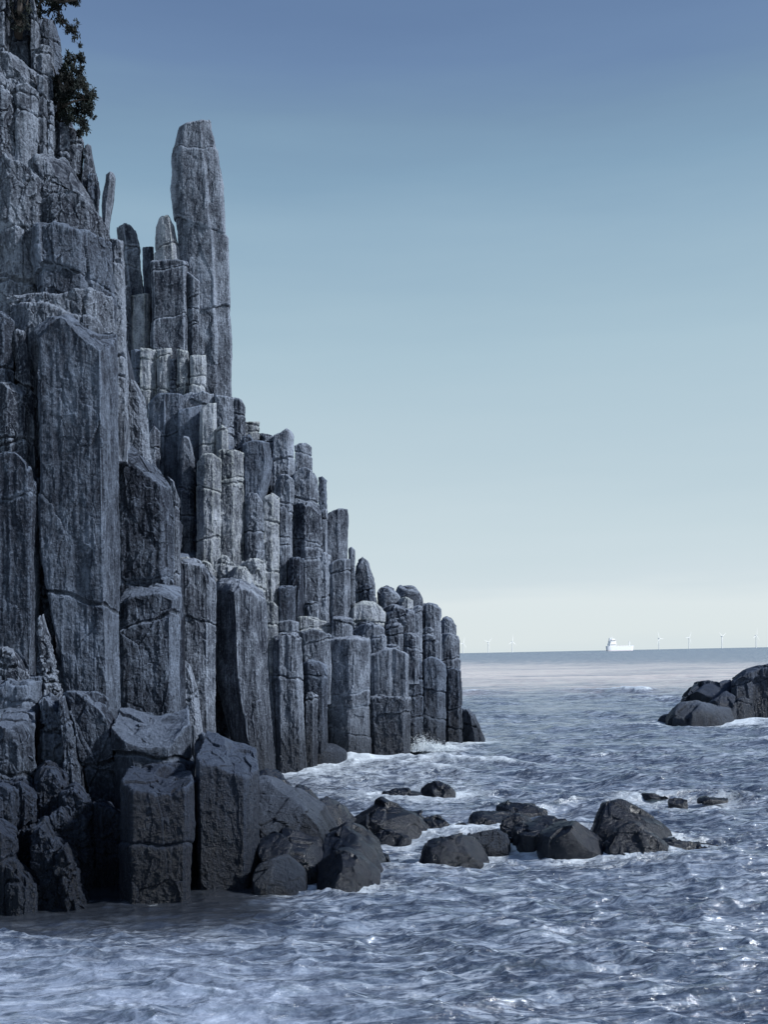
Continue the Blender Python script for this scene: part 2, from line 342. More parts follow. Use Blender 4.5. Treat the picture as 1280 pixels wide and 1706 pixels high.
def boulder(name, x0, x1, tops, yb, label, Y=None, T=None, mat='s', rough=1.0, group='boulders in the surf', cat='boulder', p=2.6, seed=None, cell=None, base=True, lean=0.0, planes=9):
    """a half sunk boulder: a squared dome with its own outline, thickness and fracture facets"""
    seed = seed if seed is not None else len(COVER)+101
    Y0 = Y or wdist((x0+x1)/2, yb); wid = (x1-x0)/F*Y0; T = T or wid*.75
    Yc = Y0+T*.38
    k = Yc/Y0
    nu = int(np.clip((x1-x0)*1.25, 40, 420)); nv = int(np.clip((yb-min(tops))*1.9+16, 30, 240))
    th = np.linspace(0, 2*math.pi, nu, endpoint=False); ph = np.linspace(-.45, math.pi/2-.012, nv)
    TH, PH = np.meshgrid(th, ph)
    se = lambda v, e: np.sign(v)*np.abs(v)**e
    e1 = 2/p
    cphi = se(np.cos(PH), e1); a = se(np.cos(TH), e1)*cphi; b = se(np.sin(TH), e1)*cphi; c = se(np.sin(PH), e1)
    prof = np.interp(np.clip(a, -1, 1), np.linspace(-1, 1, len(tops)), tops)
    sil = np.maximum(1-np.abs(a)**p, .04)**(1/p)
    xm = (x0+x1)/2+(x1-x0)/2*a
    _, _, zb = px2w(xm, yb, Y0); _, _, zt = px2w(xm, prof, Yc)
    zb = zb if not base else 0*zb
    hgt = (zt-zb)/np.maximum(sil, .42)
    hgt = np.where(c < 0, np.minimum(hgt, .6+0*hgt)*1.0, hgt)
    Z = zb+c*hgt
    X, _, _ = px2w(xm, yb, 1.0); X = X*(Yc+b*T*.12)
    Yd = Yc+b*T*.5+lean*(Z-zb)
    P = np.stack([X, Yd, Z], -1)
    rg = np.random.default_rng(seed+5); cc = np.array([X.mean(), Yd.mean(), Z.max()*.25+Z.min()*.75])
    for kx in range(planes):
        an = rg.uniform(0, 2*math.pi) if kx % 3 else rg.uniform(-2.6, -.5); el = rg.uniform(.1, 1.25)
        nn_ = np.array([math.cos(an)*math.cos(el), math.sin(an)*math.cos(el), math.sin(el)])
        dd = ((P-cc)*nn_).sum(-1); hh_ = dd.max()*rg.uniform(.74, .92)
        P = P - np.maximum(dd-hh_, 0)[..., None]*nn_*.92
    P, _ = displace(P, min(wid, 1.6), rough, seed, cell=cell or max(.5, wid*.42), flute=.12, grain=.3, facet=1.5)
    me = mesh_np(name, P, gridq(nv, nu, True), MATS[mat], extra=[list(range((nv-1)*nu, nv*nu)), list(range(nu-1, -1, -1))])
    o = link(name, me); tag(o, label, cat, group, 'thing')
    COVER.append((x0, x1, 9000, 9001, Y0, T))
    for s in np.linspace(0, 1, 7):
        wx, _, _ = px2w(x0+(x1-x0)*s, yb, Y0); CONTACT.append((float(wx), Y0+T*.38*(1-math.sin(math.pi*s)), .12*wid))
    return o
RC, RB, RS = 'rock_column', 'rock_block', 'rock_slab'
def blk(name, *a, **k):
    k.setdefault('cat', 'rock block'); k.setdefault('group', 'broken blocks on the cliff'); k.setdefault('joints', 1); return column(name, *a, **k)

# ---- high cliff at the left edge
A = dict(group='rock faces of the high left cliff', cat='rock mass', cell=.8)
FLAT = [(0, .1), (.12, 0), (.86, .02), (1, .8)]
column('rock_mass', -40, 14, [-30, -30], 92, 29.5, 'smooth pale rock face cut off by the top left corner of the view', fc=FLAT, mat='m', **A)
column('rock_mass', 12, 54, [-30, -30], 105, 30.2, 'rock face darkened by plants beside the smooth pale face at the top', fc=FLAT, mat='d', **A)
column('rock_column', 50, 63, [-30, 30], 92, 29.9, 'thin pale rock column just right of the plant-darkened face', mat='m')
column('rock_column', 58, 100, [45, 28, 30, 62], 230, 30.6, 'dark hunched column standing behind the shrub with the pine bough over it', L=[(28, 60), (110, 66), (230, 66)], Rr=[(28, 92), (70, 100), (110, 106), (230, 112)], mat='d')
column('rock_column', 55, 86, [78, 72, 76], 200, 29.8, 'short grey column in front of the dark hunched column', mat='m', T=.7)
column('rock_block', -40, 58, [85, 80, 92, 108], 170, 29.0, 'broad rounded block with a pale ledge rim below the plant-darkened face', mat='m', rough=1.2, joints=2, cat='rock block', group='broken blocks on the cliff', cell=.6)
column('rock_mass', -40, 32, [118, 122, 150], 262, 28.6, 'pale knobbly rock face under the broad rounded block at the picture edge', mat='m', **dict(A, cell=.5), rough=1.3)
column('rock_mass', 24, 60, [142, 137, 152], 262, 28.8, 'upright panel of rock with an arched top under the broad rounded block', mat='m', **A)
column('rock_column', 60, 76, [122, 128], 258, 29.2, 'slender pale column split by dark gaps beside the arched panel', mat='m', joints=3)
column('rock_column', 74, 88, [165, 168], 258, 29.5, 'narrow stub of column with a notched head left of the shrub foot', mat='m', joints=3)
column('rock_column', 89, 115, [198, 202, 200], 268, 30.0, 'stubby blocky column directly below the dark shrub', mat='m')
column('rock_column', 112, 137, [212, 214, 232], 300, 30.3, 'column with a slanting head below the right side of the shrub', mat='m', xb=(114, 128))
column('rock_column', 133, 163, [246, 240, 240, 275], 330, 30.5, 'tapering shark-fin column leaning left on the skyline under the shrub', L=[(240, 137), (330, 134)], Rr=[(240, 150), (275, 157), (320, 161), (330, 162)], mat='m')
column('rock_column', 145, 160, [290, 288], 350, 30.1, 'small dark upright stone tucked at the foot of the fin-shaped column', mat='d', joints=0)
column(RS, 166, 191, [290, 286, 288], 352, 30.0, 'small free-standing slab tilting right on the skyline', L=[(286, 174), (330, 166), (360, 167)], Rr=[(286, 191), (325, 187), (360, 181)], mat='m', rough=.4, joints=0, cat='rock slab', fc=[(0, .3), (.55, 0), (1, .25)], T=.5)
column('rock_mass', 48, 178, [265, 252, 262, 318, 380], 400, 28.8, 'craggy shoulder of rock sloping down right towards the tilted slab', mat='m', rough=1.7, round_=.06, joints=2, L=[(250, 48), (400, 58)], Rr=[(250, 100), (290, 140), (330, 172), (400, 184)], fc=[(0, .1), (.3, 0), (.75, .12), (1, .6)], **dict(A, cell=.6))
column('rock_mass', -40, 72, [250, 252, 262, 300], 530, 28.4, 'swelling cracked rock face at the picture edge above the dark leaning shaft', mat='m', rough=1.5, joints=3, fc=[(0, .2), (.5, 0), (.85, .1), (1, .5)], **dict(A, cell=.7))
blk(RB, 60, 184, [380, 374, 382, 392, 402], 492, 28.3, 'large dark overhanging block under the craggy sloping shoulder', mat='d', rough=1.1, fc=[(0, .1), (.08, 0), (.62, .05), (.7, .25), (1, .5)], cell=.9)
column(RS, 12, 188, [492, 485, 488, 484, 474, 484], 548, 27.6, 'long pale ledge slab lying across the top of the giant shaft', mat='m', rough=1.4, joints=1, cat='rock slab', fc=[(0, .1), (.2, 0), (.8, .02), (1, .35)], cell=.6, T=2.2)
column('rock_column', 180, 203, [396, 400], 700, 30.0, 'long pale corner column running up behind the giant shaft', xb=(180, 212), mat='m', joints=4, rough=1.1)
# ---- giant shafts
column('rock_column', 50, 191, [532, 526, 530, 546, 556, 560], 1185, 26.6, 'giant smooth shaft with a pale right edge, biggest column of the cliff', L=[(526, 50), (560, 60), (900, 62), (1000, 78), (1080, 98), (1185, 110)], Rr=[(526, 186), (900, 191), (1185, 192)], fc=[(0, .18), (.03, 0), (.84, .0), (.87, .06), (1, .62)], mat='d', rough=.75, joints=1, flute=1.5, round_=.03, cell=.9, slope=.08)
column('rock_column', -30, 19, [515, 518, 535], 680, 26.9, 'dark angular column end at the picture edge beside the giant shaft top', mat='d')
column('rock_column', 16, 62, [556, 550, 552, 600], 830, 27.2, 'pale slim sliver leaning against the left side of the giant shaft', L=[(550, 18), (700, 34), (830, 48)], Rr=[(550, 50), (620, 58), (830, 61)], mat='m', rough=1.1)
column('rock_column', -30, 46, [628, 640, 640, 650], 800, 26.7, 'rough pale-topped column in front of the leaning sliver', mat='m', rough=1.3)
column('rock_column', -40, 61, [760, 756, 752, 790], 1130, 26.3, 'smooth dark shaft at the picture edge left of the giant shaft', mat='d', rough=.6, flute=1.5, fc=[(0, .05), (.1, 0), (.9, .0), (1, .4)], joints=1)
column('rock_column', 60, 84, [955, 940, 965], 1120, 27.4, 'dark sliver wedged in the deep gap beside the giant shaft', mat='d', L=[(940, 60), (1120, 64)], Rr=[(940, 76), (1020, 86), (1120, 88)])
column('rock_column', 190, 247, [635, 628, 632, 660], 810, 31.2, 'broken column with a split head right of the giant shaft', mat='m', rough=1.1, L=[(628, 190), (810, 190)], Rr=[(628, 236), (700, 246), (810, 252)], fc=[(0, .1), (.4, 0), (.85, .1), (1, .5)])
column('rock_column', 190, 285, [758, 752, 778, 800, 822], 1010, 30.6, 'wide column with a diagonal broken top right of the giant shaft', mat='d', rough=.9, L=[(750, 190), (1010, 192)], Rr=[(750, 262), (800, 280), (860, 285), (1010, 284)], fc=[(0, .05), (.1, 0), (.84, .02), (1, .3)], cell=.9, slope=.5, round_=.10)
column('rock_column', 190, 262, [700, 720, 755, 790], 850, 31.6, 'slanting dark wedge of rock under the split-headed column', mat='d', rough=1.2)
column('rock_column', 277, 297, [792, 800, 830], 1000, 31.3, 'thin edge column on the right of the diagonal-topped column', mat='m', xb=(279, 298))
column('rock_column', 192, 298, [1000, 992, 988, 1002], 1188, 29.4, 'dark squat column with a pale rounded rim above the sloping slab', mat='d', rough=.8, fc=[(0, .12), (.1, 0), (.86, .03), (.93, .15), (1, .5)], joints=1, round_=.05, slope=.25)
# ---- pinnacle and the skyline group
column('rock_pinnacle', 285, 386, [213, 208, 205, 202, 199], 668, 53.5, 'tall free-standing rock pinnacle rising highest against the open sky', L=[(203, 300), (212, 296), (226, 293), (248, 285), (320, 286), (350, 289), (668, 304)], Rr=[(203, 354), (215, 358), (300, 371), (430, 378), (560, 385), (668, 387)], fc=[(0, .10), (.22, .0), (.70, .02), (.73, .07), (1, .15)], mat='m', rough=.7, joints=3, round_=.015, cat='rock pinnacle', steps=.5, slope=0, T=2.2, cell=1.0)
column('rock_column', 308, 332, [452, 460, 470], 600, 52.9, 'cracked strip of column clinging to the left flank of the pinnacle', mat='m', joints=4)
column('rock_column', 253, 300, [368, 360, 358, 372], 445, 53.2, 'short notched column leaning on the left side of the pinnacle', L=[(358, 256), (445, 253)], Rr=[(358, 289), (400, 298), (445, 304)], mat='p', joints=1)
column('rock_column', 248, 312, [434, 432, 432], 590, 52.6, 'broad flat-topped column in front of the pinnacle base', mat='m', joints=2, xb=(250, 316), fc=[(0, .12), (.08, 0), (.9, .02), (1, .3)])
column('rock_column', 236, 255, [412, 410], 500, 54.4, 'thin dark column standing in the gap between two skyline columns', mat='d', joints=0, xb=(240, 256))
column('rock_column', 190, 239, [376, 372, 371, 382], 492, 54.2, 'stumpy skyline column with a cap block left of the sky gap', L=[(371, 190), (400, 194), (492, 202)], Rr=[(371, 225), (398, 231), (492, 241)], mat='m', joints=3)
column('rock_column', 197, 216, [475, 476], 625, 53.0, 'thin dark-sided column left of the pale smooth panel', mat='m', joints=1, xb=(200, 219))
column('rock_column', 214, 249, [492, 490, 489], 590, 53.4, 'pale smooth panel of column under the skyline stump', mat='p', rough=.4, joints=0)
column('rock_column', 217, 235, [582, 581], 665, 51.8, 'dark short column at the left end of the row below the pinnacle', mat='d', xb=(218, 236))
column('rock_column', 232, 259, [580, 583], 665, 51.6, 'grey column second in the row below the pinnacle', mat='p')
column('rock_column', 258, 284, [581, 579], 660, 51.5, 'pale column with twin flutes in the middle of the row below the pinnacle', mat='p')
column('rock_column', 282, 298, [598, 596], 662, 51.7, 'low narrow column in the row below the pinnacle', mat='m')
column('rock_column', 294, 314, [582, 584], 660, 51.5, 'knobbly column near the right end of the row below the pinnacle', mat='p', rough=1.4)
column('rock_column', 314, 342, [592, 590], 662, 51.3, 'pale flat-topped column ending the row right below the pinnacle foot', mat='p')
column('rock_column', 242, 303, [657, 655, 656], 860, 49.8, 'broad flat-topped dark column below the row under the pinnacle', mat='d', joints=1, fc=[(0, .06), (.5, 0), (.52, .1), (.9, .1), (1, .3)], rough=.6)
column('rock_block', 300, 360, [654, 652, 653, 656], 740, 50.6, 'ribbed block just under the foot of the pinnacle', mat='m', joints=1, cat='rock block', group='broken blocks on the cliff')
column('rock_column', 296, 334, [682, 680, 674], 850, 49.6, 'dark hollow-faced column beside the pale corner column', mat='d', joints=1)
column('rock_column', 330, 360, [688, 672, 672], 765, 49.3, 'bright pale corner column rising above the rounded pale shaft', mat='p', joints=1, rough=.6)
column('rock_column', 358, 390, [658, 660, 662], 745, 50.8, 'ribbed column directly under the right edge of the pinnacle', mat='m', joints=2)
column('rock_column', 385, 409, [664, 663, 670], 745, 51.4, 'first stepped skyline column right of the pinnacle base', mat='m', joints=1)
column('rock_block', 404, 433, [704, 702, 703], 742, 51.8, 'flat-topped skyline block with layered top two steps below the pinnacle', mat='p', joints=2, cat='rock block', group='broken blocks on the cliff')
column('rock_block', 392, 426, [748, 728, 724, 740], 765, 50.0, 'dark jagged lump in front of the layered skyline block', mat='d', rough=1.4, cat='rock block', group='broken blocks on the cliff')
column('rock_column', 246, 266, [722, 708, 718], 850, 48.6, 'thin pointed sliver against the broad dark column', mat='m')
# ---- middle tier
column('rock_column', 295, 324, [745, 726, 728, 760], 912, 48.4, 'pointed-headed column left of the rounded pale shaft', mat='m', joints=2)
column('rock_column', 325, 367, [764, 755, 754, 764], 940, 47.6, 'pale rounded shaft with a domed head above the rubble ledge', mat='p', joints=2, round_=.08, rough=.6, flute=1.3)
column('rock_column', 362, 406, [750, 748, 749, 754], 938, 48.2, 'pale column with a broken flaring head right of the rounded shaft', mat='p', joints=2, rough=1.1)
blk(RB, 358, 380, [712, 708, 712], 752, 49.2, 'small pale block perched on the flaring-headed column', mat='p')
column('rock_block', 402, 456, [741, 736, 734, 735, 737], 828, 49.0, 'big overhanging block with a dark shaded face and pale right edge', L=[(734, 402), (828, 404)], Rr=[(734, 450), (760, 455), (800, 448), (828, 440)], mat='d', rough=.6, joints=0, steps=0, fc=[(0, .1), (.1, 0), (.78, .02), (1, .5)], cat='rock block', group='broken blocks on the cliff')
column('rock_column', 402, 440, [824, 820, 822, 838], 940, 48.6, 'column carrying the big overhanging block', mat='m', joints=1)
column('rock_column', 437, 465, [830, 823, 828], 1010, 48.9, 'straight column running far down right of the overhanging block', mat='p', joints=2)
column('rock_block', 430, 458, [722, 722, 725], 770, 52.2, 'low dark block between the layered skyline block and the peaked column', mat='m', cat='rock block', group='broken blocks on the cliff')
column('rock_column', 454, 491, [726, 722, 714, 726], 850, 51.6, 'peaked dark skyline column third step below the pinnacle', mat='m', joints=2, rough=1.0)
column('rock_column', 454, 488, [800, 789, 790, 800], 880, 50.2, 'knobbly round-headed column in front of the peaked skyline column', mat='m', rough=1.3)
column('rock_column', 461, 484, [848, 842, 856], 985, 49.8, 'slim column with a chipped triangular head', mat='m', joints=2)
column('rock_column', 491, 521, [742, 739, 738, 744], 800, 52.4, 'square-headed skyline column right of the peaked column', mat='m', joints=1)
column('rock_block', 489, 533, [790, 780, 778, 785, 800], 850, 51.4, 'cracked bulging block under the square-headed skyline column', mat='m', rough=1.4, cat='rock block', group='broken blocks on the cliff')
column('rock_column', 530, 545, [795, 793, 800], 870, 52.6, 'thin skyline column on the right of the bulging block', mat='d', joints=1)
column('rock_column', 482, 536, [842, 836, 836, 850], 1035, 50.3, 'broad fissured column in the middle of the stepped ridge', mat='m', joints=3, rough=1.1)
column('rock_column', 534, 546, [850, 848], 940, 51.2, 'thin twin ribs between the fissured column and the round-cornered skyline column', mat='m', joints=1)
column('rock_column', 543, 581, [856, 850, 847, 848], 940, 52.0, 'skyline column with a horizontal joint and a round right corner', mat='m', joints=0, rough=.7)
column('rock_column', 530, 552, [924, 921, 926], 1035, 50.8, 'short column left of the foot of the jointed skyline column', mat='m', joints=1)
column('rock_column', 550, 585, [936, 932, 932], 1040, 51.0, 'sturdy column standing before the jointed skyline column', mat='m', joints=1)
column('rock_column', 580, 593, [914, 911, 916], 1012, 52.8, 'thin blade of rock between the sturdy column and the peaked crag', mat='m', joints=0)
column('rock_column', 591, 631, [938, 930, 928, 934, 952], 1015, 53.4, 'peaked crag with a dark hollow above the layered slabs', L=[(928, 599), (942, 593), (1015, 590)], Rr=[(928, 612), (938, 619), (970, 628), (1015, 632)], mat='m', rough=1.2, joints=1)
column('rock_column', 480, 507, [929, 928], 985, 49.4, 'small dark stub column leaning on the fissured column', mat='d', joints=0)
column('rock_column', 463, 497, [976, 975], 1040, 49.0, 'square dark stub column above the long layered step', mat='d', joints=0, rough=.5)
# ---- more small stepped blocks
for (x0, x1, tp, yb_, y_, m_, lb) in [
    (504, 531, [1004, 1001, 1003], 1032, 49.6, 'm', 'low block closing the foot of the broad fissured column'),
    (612, 645, [1062, 1058, 1060], 1082, 50.4, 'm', 'flat ledge block on the left shoulder of the slab-sided column'),
    (640, 668, [1076, 1074, 1075], 1100, 51.0, 'm', 'dark small block just under the stacked pair'),
    (664, 690, [998, 994, 1000], 1020, 53.2, 'p', 'small pale block in the broken ground between the skyline rocks'),
    (706, 724, [1046, 1044, 1048], 1066, 54.9, 'm', 'little block wedged between the two fluted skyline columns'),
    (622, 650, [1160, 1156, 1158], 1170, 49.9, 'm', 'thin ledge at the top left of the cracked cube'),
    (508, 530, [1158, 1154, 1160], 1240, 46.2, 'm', 'low flake leaning on the dark pointed-shouldered column'),
    (600, 624, [976, 972, 980], 1012, 53.0, 'd', 'dark flake at the foot of the peaked crag')]:
    blk(RB, x0, x1, tp, yb_, y_, lb, mat=m_, rough=1.0)
# ---- rubble ledge
for i, (x0, x1, tp, yb_, y_, lb) in enumerate([
    (290, 330, [932, 928, 938], 975, 46.6, 'pale broken lump at the left end of the rubble ledge'),
    (322, 362, [938, 932, 935, 950], 985, 46.0, 'pale rubble block behind the left corner of the tall two-faced column'),
    (356, 396, [930, 926, 938], 985, 46.4, 'pale cracked block in the middle of the rubble ledge'),
    (378, 422, [950, 943, 945, 965], 990, 45.6, 'pale rounded rubble block lying on the tall two-faced column'),
    (398, 441, [932, 930, 931], 1000, 46.6, 'mottled upright block at the right end of the rubble ledge')]):
    blk(RB, x0, x1, tp, yb_, y_, lb, mat='p', rough=1.6, group='rubble on the pale ledge', round_=.08)
# ---- lower tier columns standing towards the sea
column('rock_column', 294, 358, [942, 938, 946, 975], 1218, 42.0, 'fluted column with a slanted head left of the tall two-faced column', mat='m', joints=1, flute=1.8, fc=[(0, .1), (.25, 0), (.8, .1), (1, .4)], slope=.2, round_=.06)
blk(RB, 298, 337, [1112, 1102, 1108, 1150], 1215, 40.6, 'bulging triangular block at the foot of the slanted-head fluted column', mat='m', rough=1.1, L=[(1100, 298), (1215, 298)], Rr=[(1100, 318), (1140, 330), (1215, 337)])
column('rock_column', 355, 447, [984, 978, 977, 990, 1010], 1282, 43.6, 'tall two-faced column with a dark left face and fluted pale right face', L=[(977, 355), (1130, 358), (1282, 392)], Rr=[(977, 440), (1130, 449), (1282, 464)], mat='m', joints=0, flute=2.2, rough=.6, fc=[(0, .5), (.42, 0), (.78, .14), (1, .55)], round_=.05, slope=.25)
column('rock_column', 443, 463, [1003, 1001, 1010], 1075, 45.0, 'small pale-headed column tucked right of the tall two-faced column', mat='p', joints=1)
column('rock_column', 452, 502, [1062, 1056, 1056, 1062], 1284, 44.6, 'fissured grey column with bent cracks at the surf edge', xb=(454, 511), mat='m', joints=1, flute=2.0, rough=1.0, fc=[(0, .3), (.25, 0), (.85, .08), (1, .4)])
blk(RB, 462, 498, [1037, 1034, 1036], 1062, 46.2, 'low dark slab stub between the fissured column and the layered step', mat='m')
blk(RS, 496, 553, [1028, 1026, 1030, 1034], 1058, 48.6, 'long flat step slab left of the cube-shaped block', mat='p', cat='rock slab', round_=.08)
blk(RB, 552, 589, [1030, 1029, 1032], 1066, 49.0, 'cube-shaped pale block on top of the big seaward column', mat='m', round_=.08)
blk(RB, 500, 552, [1052, 1047, 1050, 1058], 1112, 47.8, 'block with a dark front under the long flat step slab', mat='m', fc=[(0, .1), (.1, 0), (.6, .03), (1, .35)])
column('rock_column', 500, 546, [1108, 1101, 1103, 1112], 1242, 46.8, 'dark pointed-shouldered column left of the big seaward column', mat='d', fc=[(0, .25), (.3, .0), (.85, .05), (1, .3)], rough=.7, joints=1)
column('rock_column', 543, 619, [1068, 1063, 1062, 1066], 1264, 48.6, 'big seaward column with horizontal cracks and a central edge', mat='m', fc=[(0, .45), (.1, .12), (.54, 0), (.95, .2), (1, .4)], rough=.9, joints=3, flute=.8, round_=.05)
column('rock_column', 615, 684, [1080, 1078, 1080, 1092], 1172, 50.2, 'slab-sided column with a round left shoulder above the cracked cube', mat='m', joints=0, rough=.6, flute=1.4, xb=(617, 684), fc=[(0, .1), (.12, 0), (.5, .0), (.56, .06), (.92, .06), (1, .3)])
blk(RB, 617, 685, [1161, 1159, 1159, 1163], 1257, 49.8, 'dark cracked cube standing in the water by the splash', mat='m', rough=1.0, fc=[(0, .1), (.1, 0), (.85, .02), (1, .35)])
blk(RS, 588, 642, [1042, 1037, 1040, 1048], 1086, 50.6, 'layered slab under the wedge-shaped upper slab', mat='m', rough=1.3, cat='rock slab', round_=.08)
blk(RS, 584, 642, [1010, 1004, 1007, 1022], 1044, 51.4, 'wedge-shaped tilted slab under the peaked crag', mat='p', rough=1.2, cat='rock slab', round_=.08)
blk(RB, 633, 694, [1018, 1010, 1012, 1020], 1062, 52.0, 'angular block with a bright crack in the upper right steps', mat='m', rough=1.1)
blk(RB, 641, 673, [1042, 1039, 1040], 1084, 51.6, 'small stacked block pair under the angular block', mat='m', joints=2)
blk(RB, 671, 699, [1055, 1053, 1056], 1100, 51.8, 'neat square block right of the stacked pair', mat='m')
column('rock_column', 675, 706, [1096, 1094, 1098], 1232, 52.6, 'narrow creviced column behind the splash', mat='d', rough=1.2, joints=3)
boulder('boulder', 630, 667, [985, 970, 964, 966, 985], 1014, 'rounded rock on the skyline right of the peaked crag', Y=54.0, mat='m', rough=1.3, base=False, group='rounded rocks on the skyline')
boulder('boulder', 655, 704, [975, 968, 969, 978, 998], 1012, 'larger rounded rock on the skyline above the angular block', Y=54.6, mat='m', rough=1.3, base=False, group='rounded rocks on the skyline')
column('rock_column', 688, 705, [1010, 1008], 1110, 54.0, 'thin fluted column left of the two skyline end columns', mat='m')
column('rock_column', 701, 737, [1008, 1005, 1006, 1014], 1066, 55.4, 'fluted round-cornered skyline column second from the seaward end', mat='m', flute=1.8, joints=0, round_=.07)
column('rock_column', 733, 763, [1032, 1028, 1030, 1042], 1072, 57.5, 'last rounded skyline column at the seaward end of the cliff', mat='m', flute=1.4, joints=0, round_=.08)
blk(RB, 702, 737, [1058, 1055, 1060, 1072], 1102, 54.6, 'fluted block under the second last skyline column', mat='m', flute=1.8)
column('rock_column', 732, 767, [1058, 1055, 1062], 1122, 56.6, 'ribbed dark column forming the outer corner above the sea', mat='m', flute=1.6, xb=(734, 768))
column('rock_column', 704, 744, [1097, 1095, 1097, 1106], 1230, 54.0, 'square dark column rising from the sea right of the splash', mat='d', rough=.7, joints=2, flute=1.0, round_=.1)
column('rock_column', 740, 769, [1116, 1112, 1116], 1233, 56.0, 'rough dark outermost column of the cliff standing in the sea', mat='d', rough=1.2, joints=2, xb=(742, 773))
blk(RB, 771, 808, [1183, 1184, 1192, 1226], 1234, 57.0, 'low dark jagged stack touching the seaward foot of the cliff', mat='d', rough=1.3, L=[(1182, 771), (1234, 771)], Rr=[(1182, 794), (1205, 800), (1234, 810)], group=None)
# ---- near blocks and rubble at the foot
G2 = 'fallen blocks at the cliff foot'
blk(RS, 183, 322, [1222, 1238, 1242, 1240, 1226], 1284, 23.6, 'broad sloping slab lying over the dripping square block', mat='d', rough=.5, fc=[(0, .2), (.2, 0), (.75, .0), (1, .35)], slope=.36, round_=.07, group=G2, cat='rock slab', T=1.9, flute=.35, steps=.4, cell=1.2)
blk(RB, 193, 317, [1308, 1316, 1322, 1320, 1308], 1508, 21.3, 'huge square block with a pale worn top standing in the shallows', mat='w', rough=.55, fc=[(0, .32), (.2, 0), (.93, .0), (1, .22)], slope=.16, round_=.06, group=G2, T=1.5, flute=.35, steps=.4, cell=1.0)
blk(RB, 200, 312, [1290, 1292, 1292, 1290], 1306, 22.5, 'flat bun-shaped block resting on the huge square block', mat='w', rough=.5, slope=.25, round_=.14, group=G2, T=.8, cell=1.2)
blk(RB, 325, 430, [1262, 1272, 1282, 1288, 1302], 1482, 22.3, 'tall block with a deep black front beside the huge square block', mat='w', rough=.4, fc=[(0, .1), (.06, 0), (.78, .02), (.84, .1), (1, .55)], slope=.27, round_=.06, group=G2, T=1.9, flute=.35, steps=.4, cell=1.1, joints=0, xb=(328, 430))
for (x0, x1, tp, yb_, y_, lb) in [
    (322, 372, [1222, 1211, 1216, 1228], 1262, 24.4, 'small rounded rock on the back edge of the black-fronted block'),
    (352, 392, [1232, 1222, 1230], 1268, 24.2, 'middle one of the small rocks behind the black-fronted block'),
    (376, 412, [1250, 1236, 1246, 1262], 1290, 24.0, 'lowest of the small rocks behind the black-fronted block')]:
    boulder('boulder', x0, x1, tp, yb_, lb, Y=y_, mat='d', base=False, group=G2, rough=1.0)
blk(RB, 106, 205, [1154, 1152, 1160, 1178, 1215], 1350, 24.0, 'large cracked slanting slab below the giant shaft', L=[(1150, 106), (1240, 124), (1350, 142)], Rr=[(1150, 180), (1220, 200), (1350, 206)], mat='d', rough=1.0, joints=2, fc=[(0, .25), (.15, 0), (.9, .05), (1, .4)], group=G2, cell=1.0)
blk(RB, 122, 176, [1156, 1150, 1152, 1160], 1186, 24.8, 'small square block set at the foot of the giant shaft', mat='d', group=G2)
column('rock_spire', 62, 86, [1035, 1025, 1060], 1180, 24.9, 'thin jagged spire of rock in front of the deep gap', L=[(1025, 62), (1180, 62)], Rr=[(1025, 72), (1070, 82), (1120, 92), (1180, 106)], mat='m', rough=1.8, cat='rock spire', group=G2, cell=.3, fc=[(0, .4), (.4, 0), (1, .5)])
blk(RB, -30, 44, [1082, 1078, 1086, 1118], 1142, 24.2, 'pale knobbly rock lying on the square block at the picture edge', mat='m', rough=1.5, group=G2, round_=.14, cell=.4)
blk(RB, -40, 61, [1125, 1122, 1130, 1132], 1232, 24.0, 'square block with a dark smooth front at the picture edge', mat='d', rough=.6, group=G2, fc=[(0, 0), (.78, 0), (.84, .06), (1, .5)])
blk(RB, -40, 50, [1212, 1210, 1212, 1216], 1345, 22.8, 'lower square block with a pale flat top at the picture edge', mat='d', rough=1.2, group=G2, fc=[(0, 0), (.75, 0), (1, .4)], slope=.3)
blk(RB, -40, 30, [1310, 1306, 1320], 1425, 21.8, 'rounded dark rib of rock at the picture edge above the waterline rubble', mat='w', rough=1.4, group=G2)
blk(RB, 8, 58, [1308, 1304, 1330], 1470, 22.0, 'lumpy upright rib beside the edge rib', mat='w', rough=1.7, group=G2, cell=.4)
blk(RB, -40, 22, [1382, 1378, 1400], 1545, 20.6, 'pale lumpy stone low at the picture edge', mat='w', rough=1.5, group=G2)
blk(RB, 0, 56, [1440, 1452, 1480], 1545, 20.5, 'low dark rounded rock touching the water at the picture edge', mat='w', rough=1.1, group=G2, round_=.10)
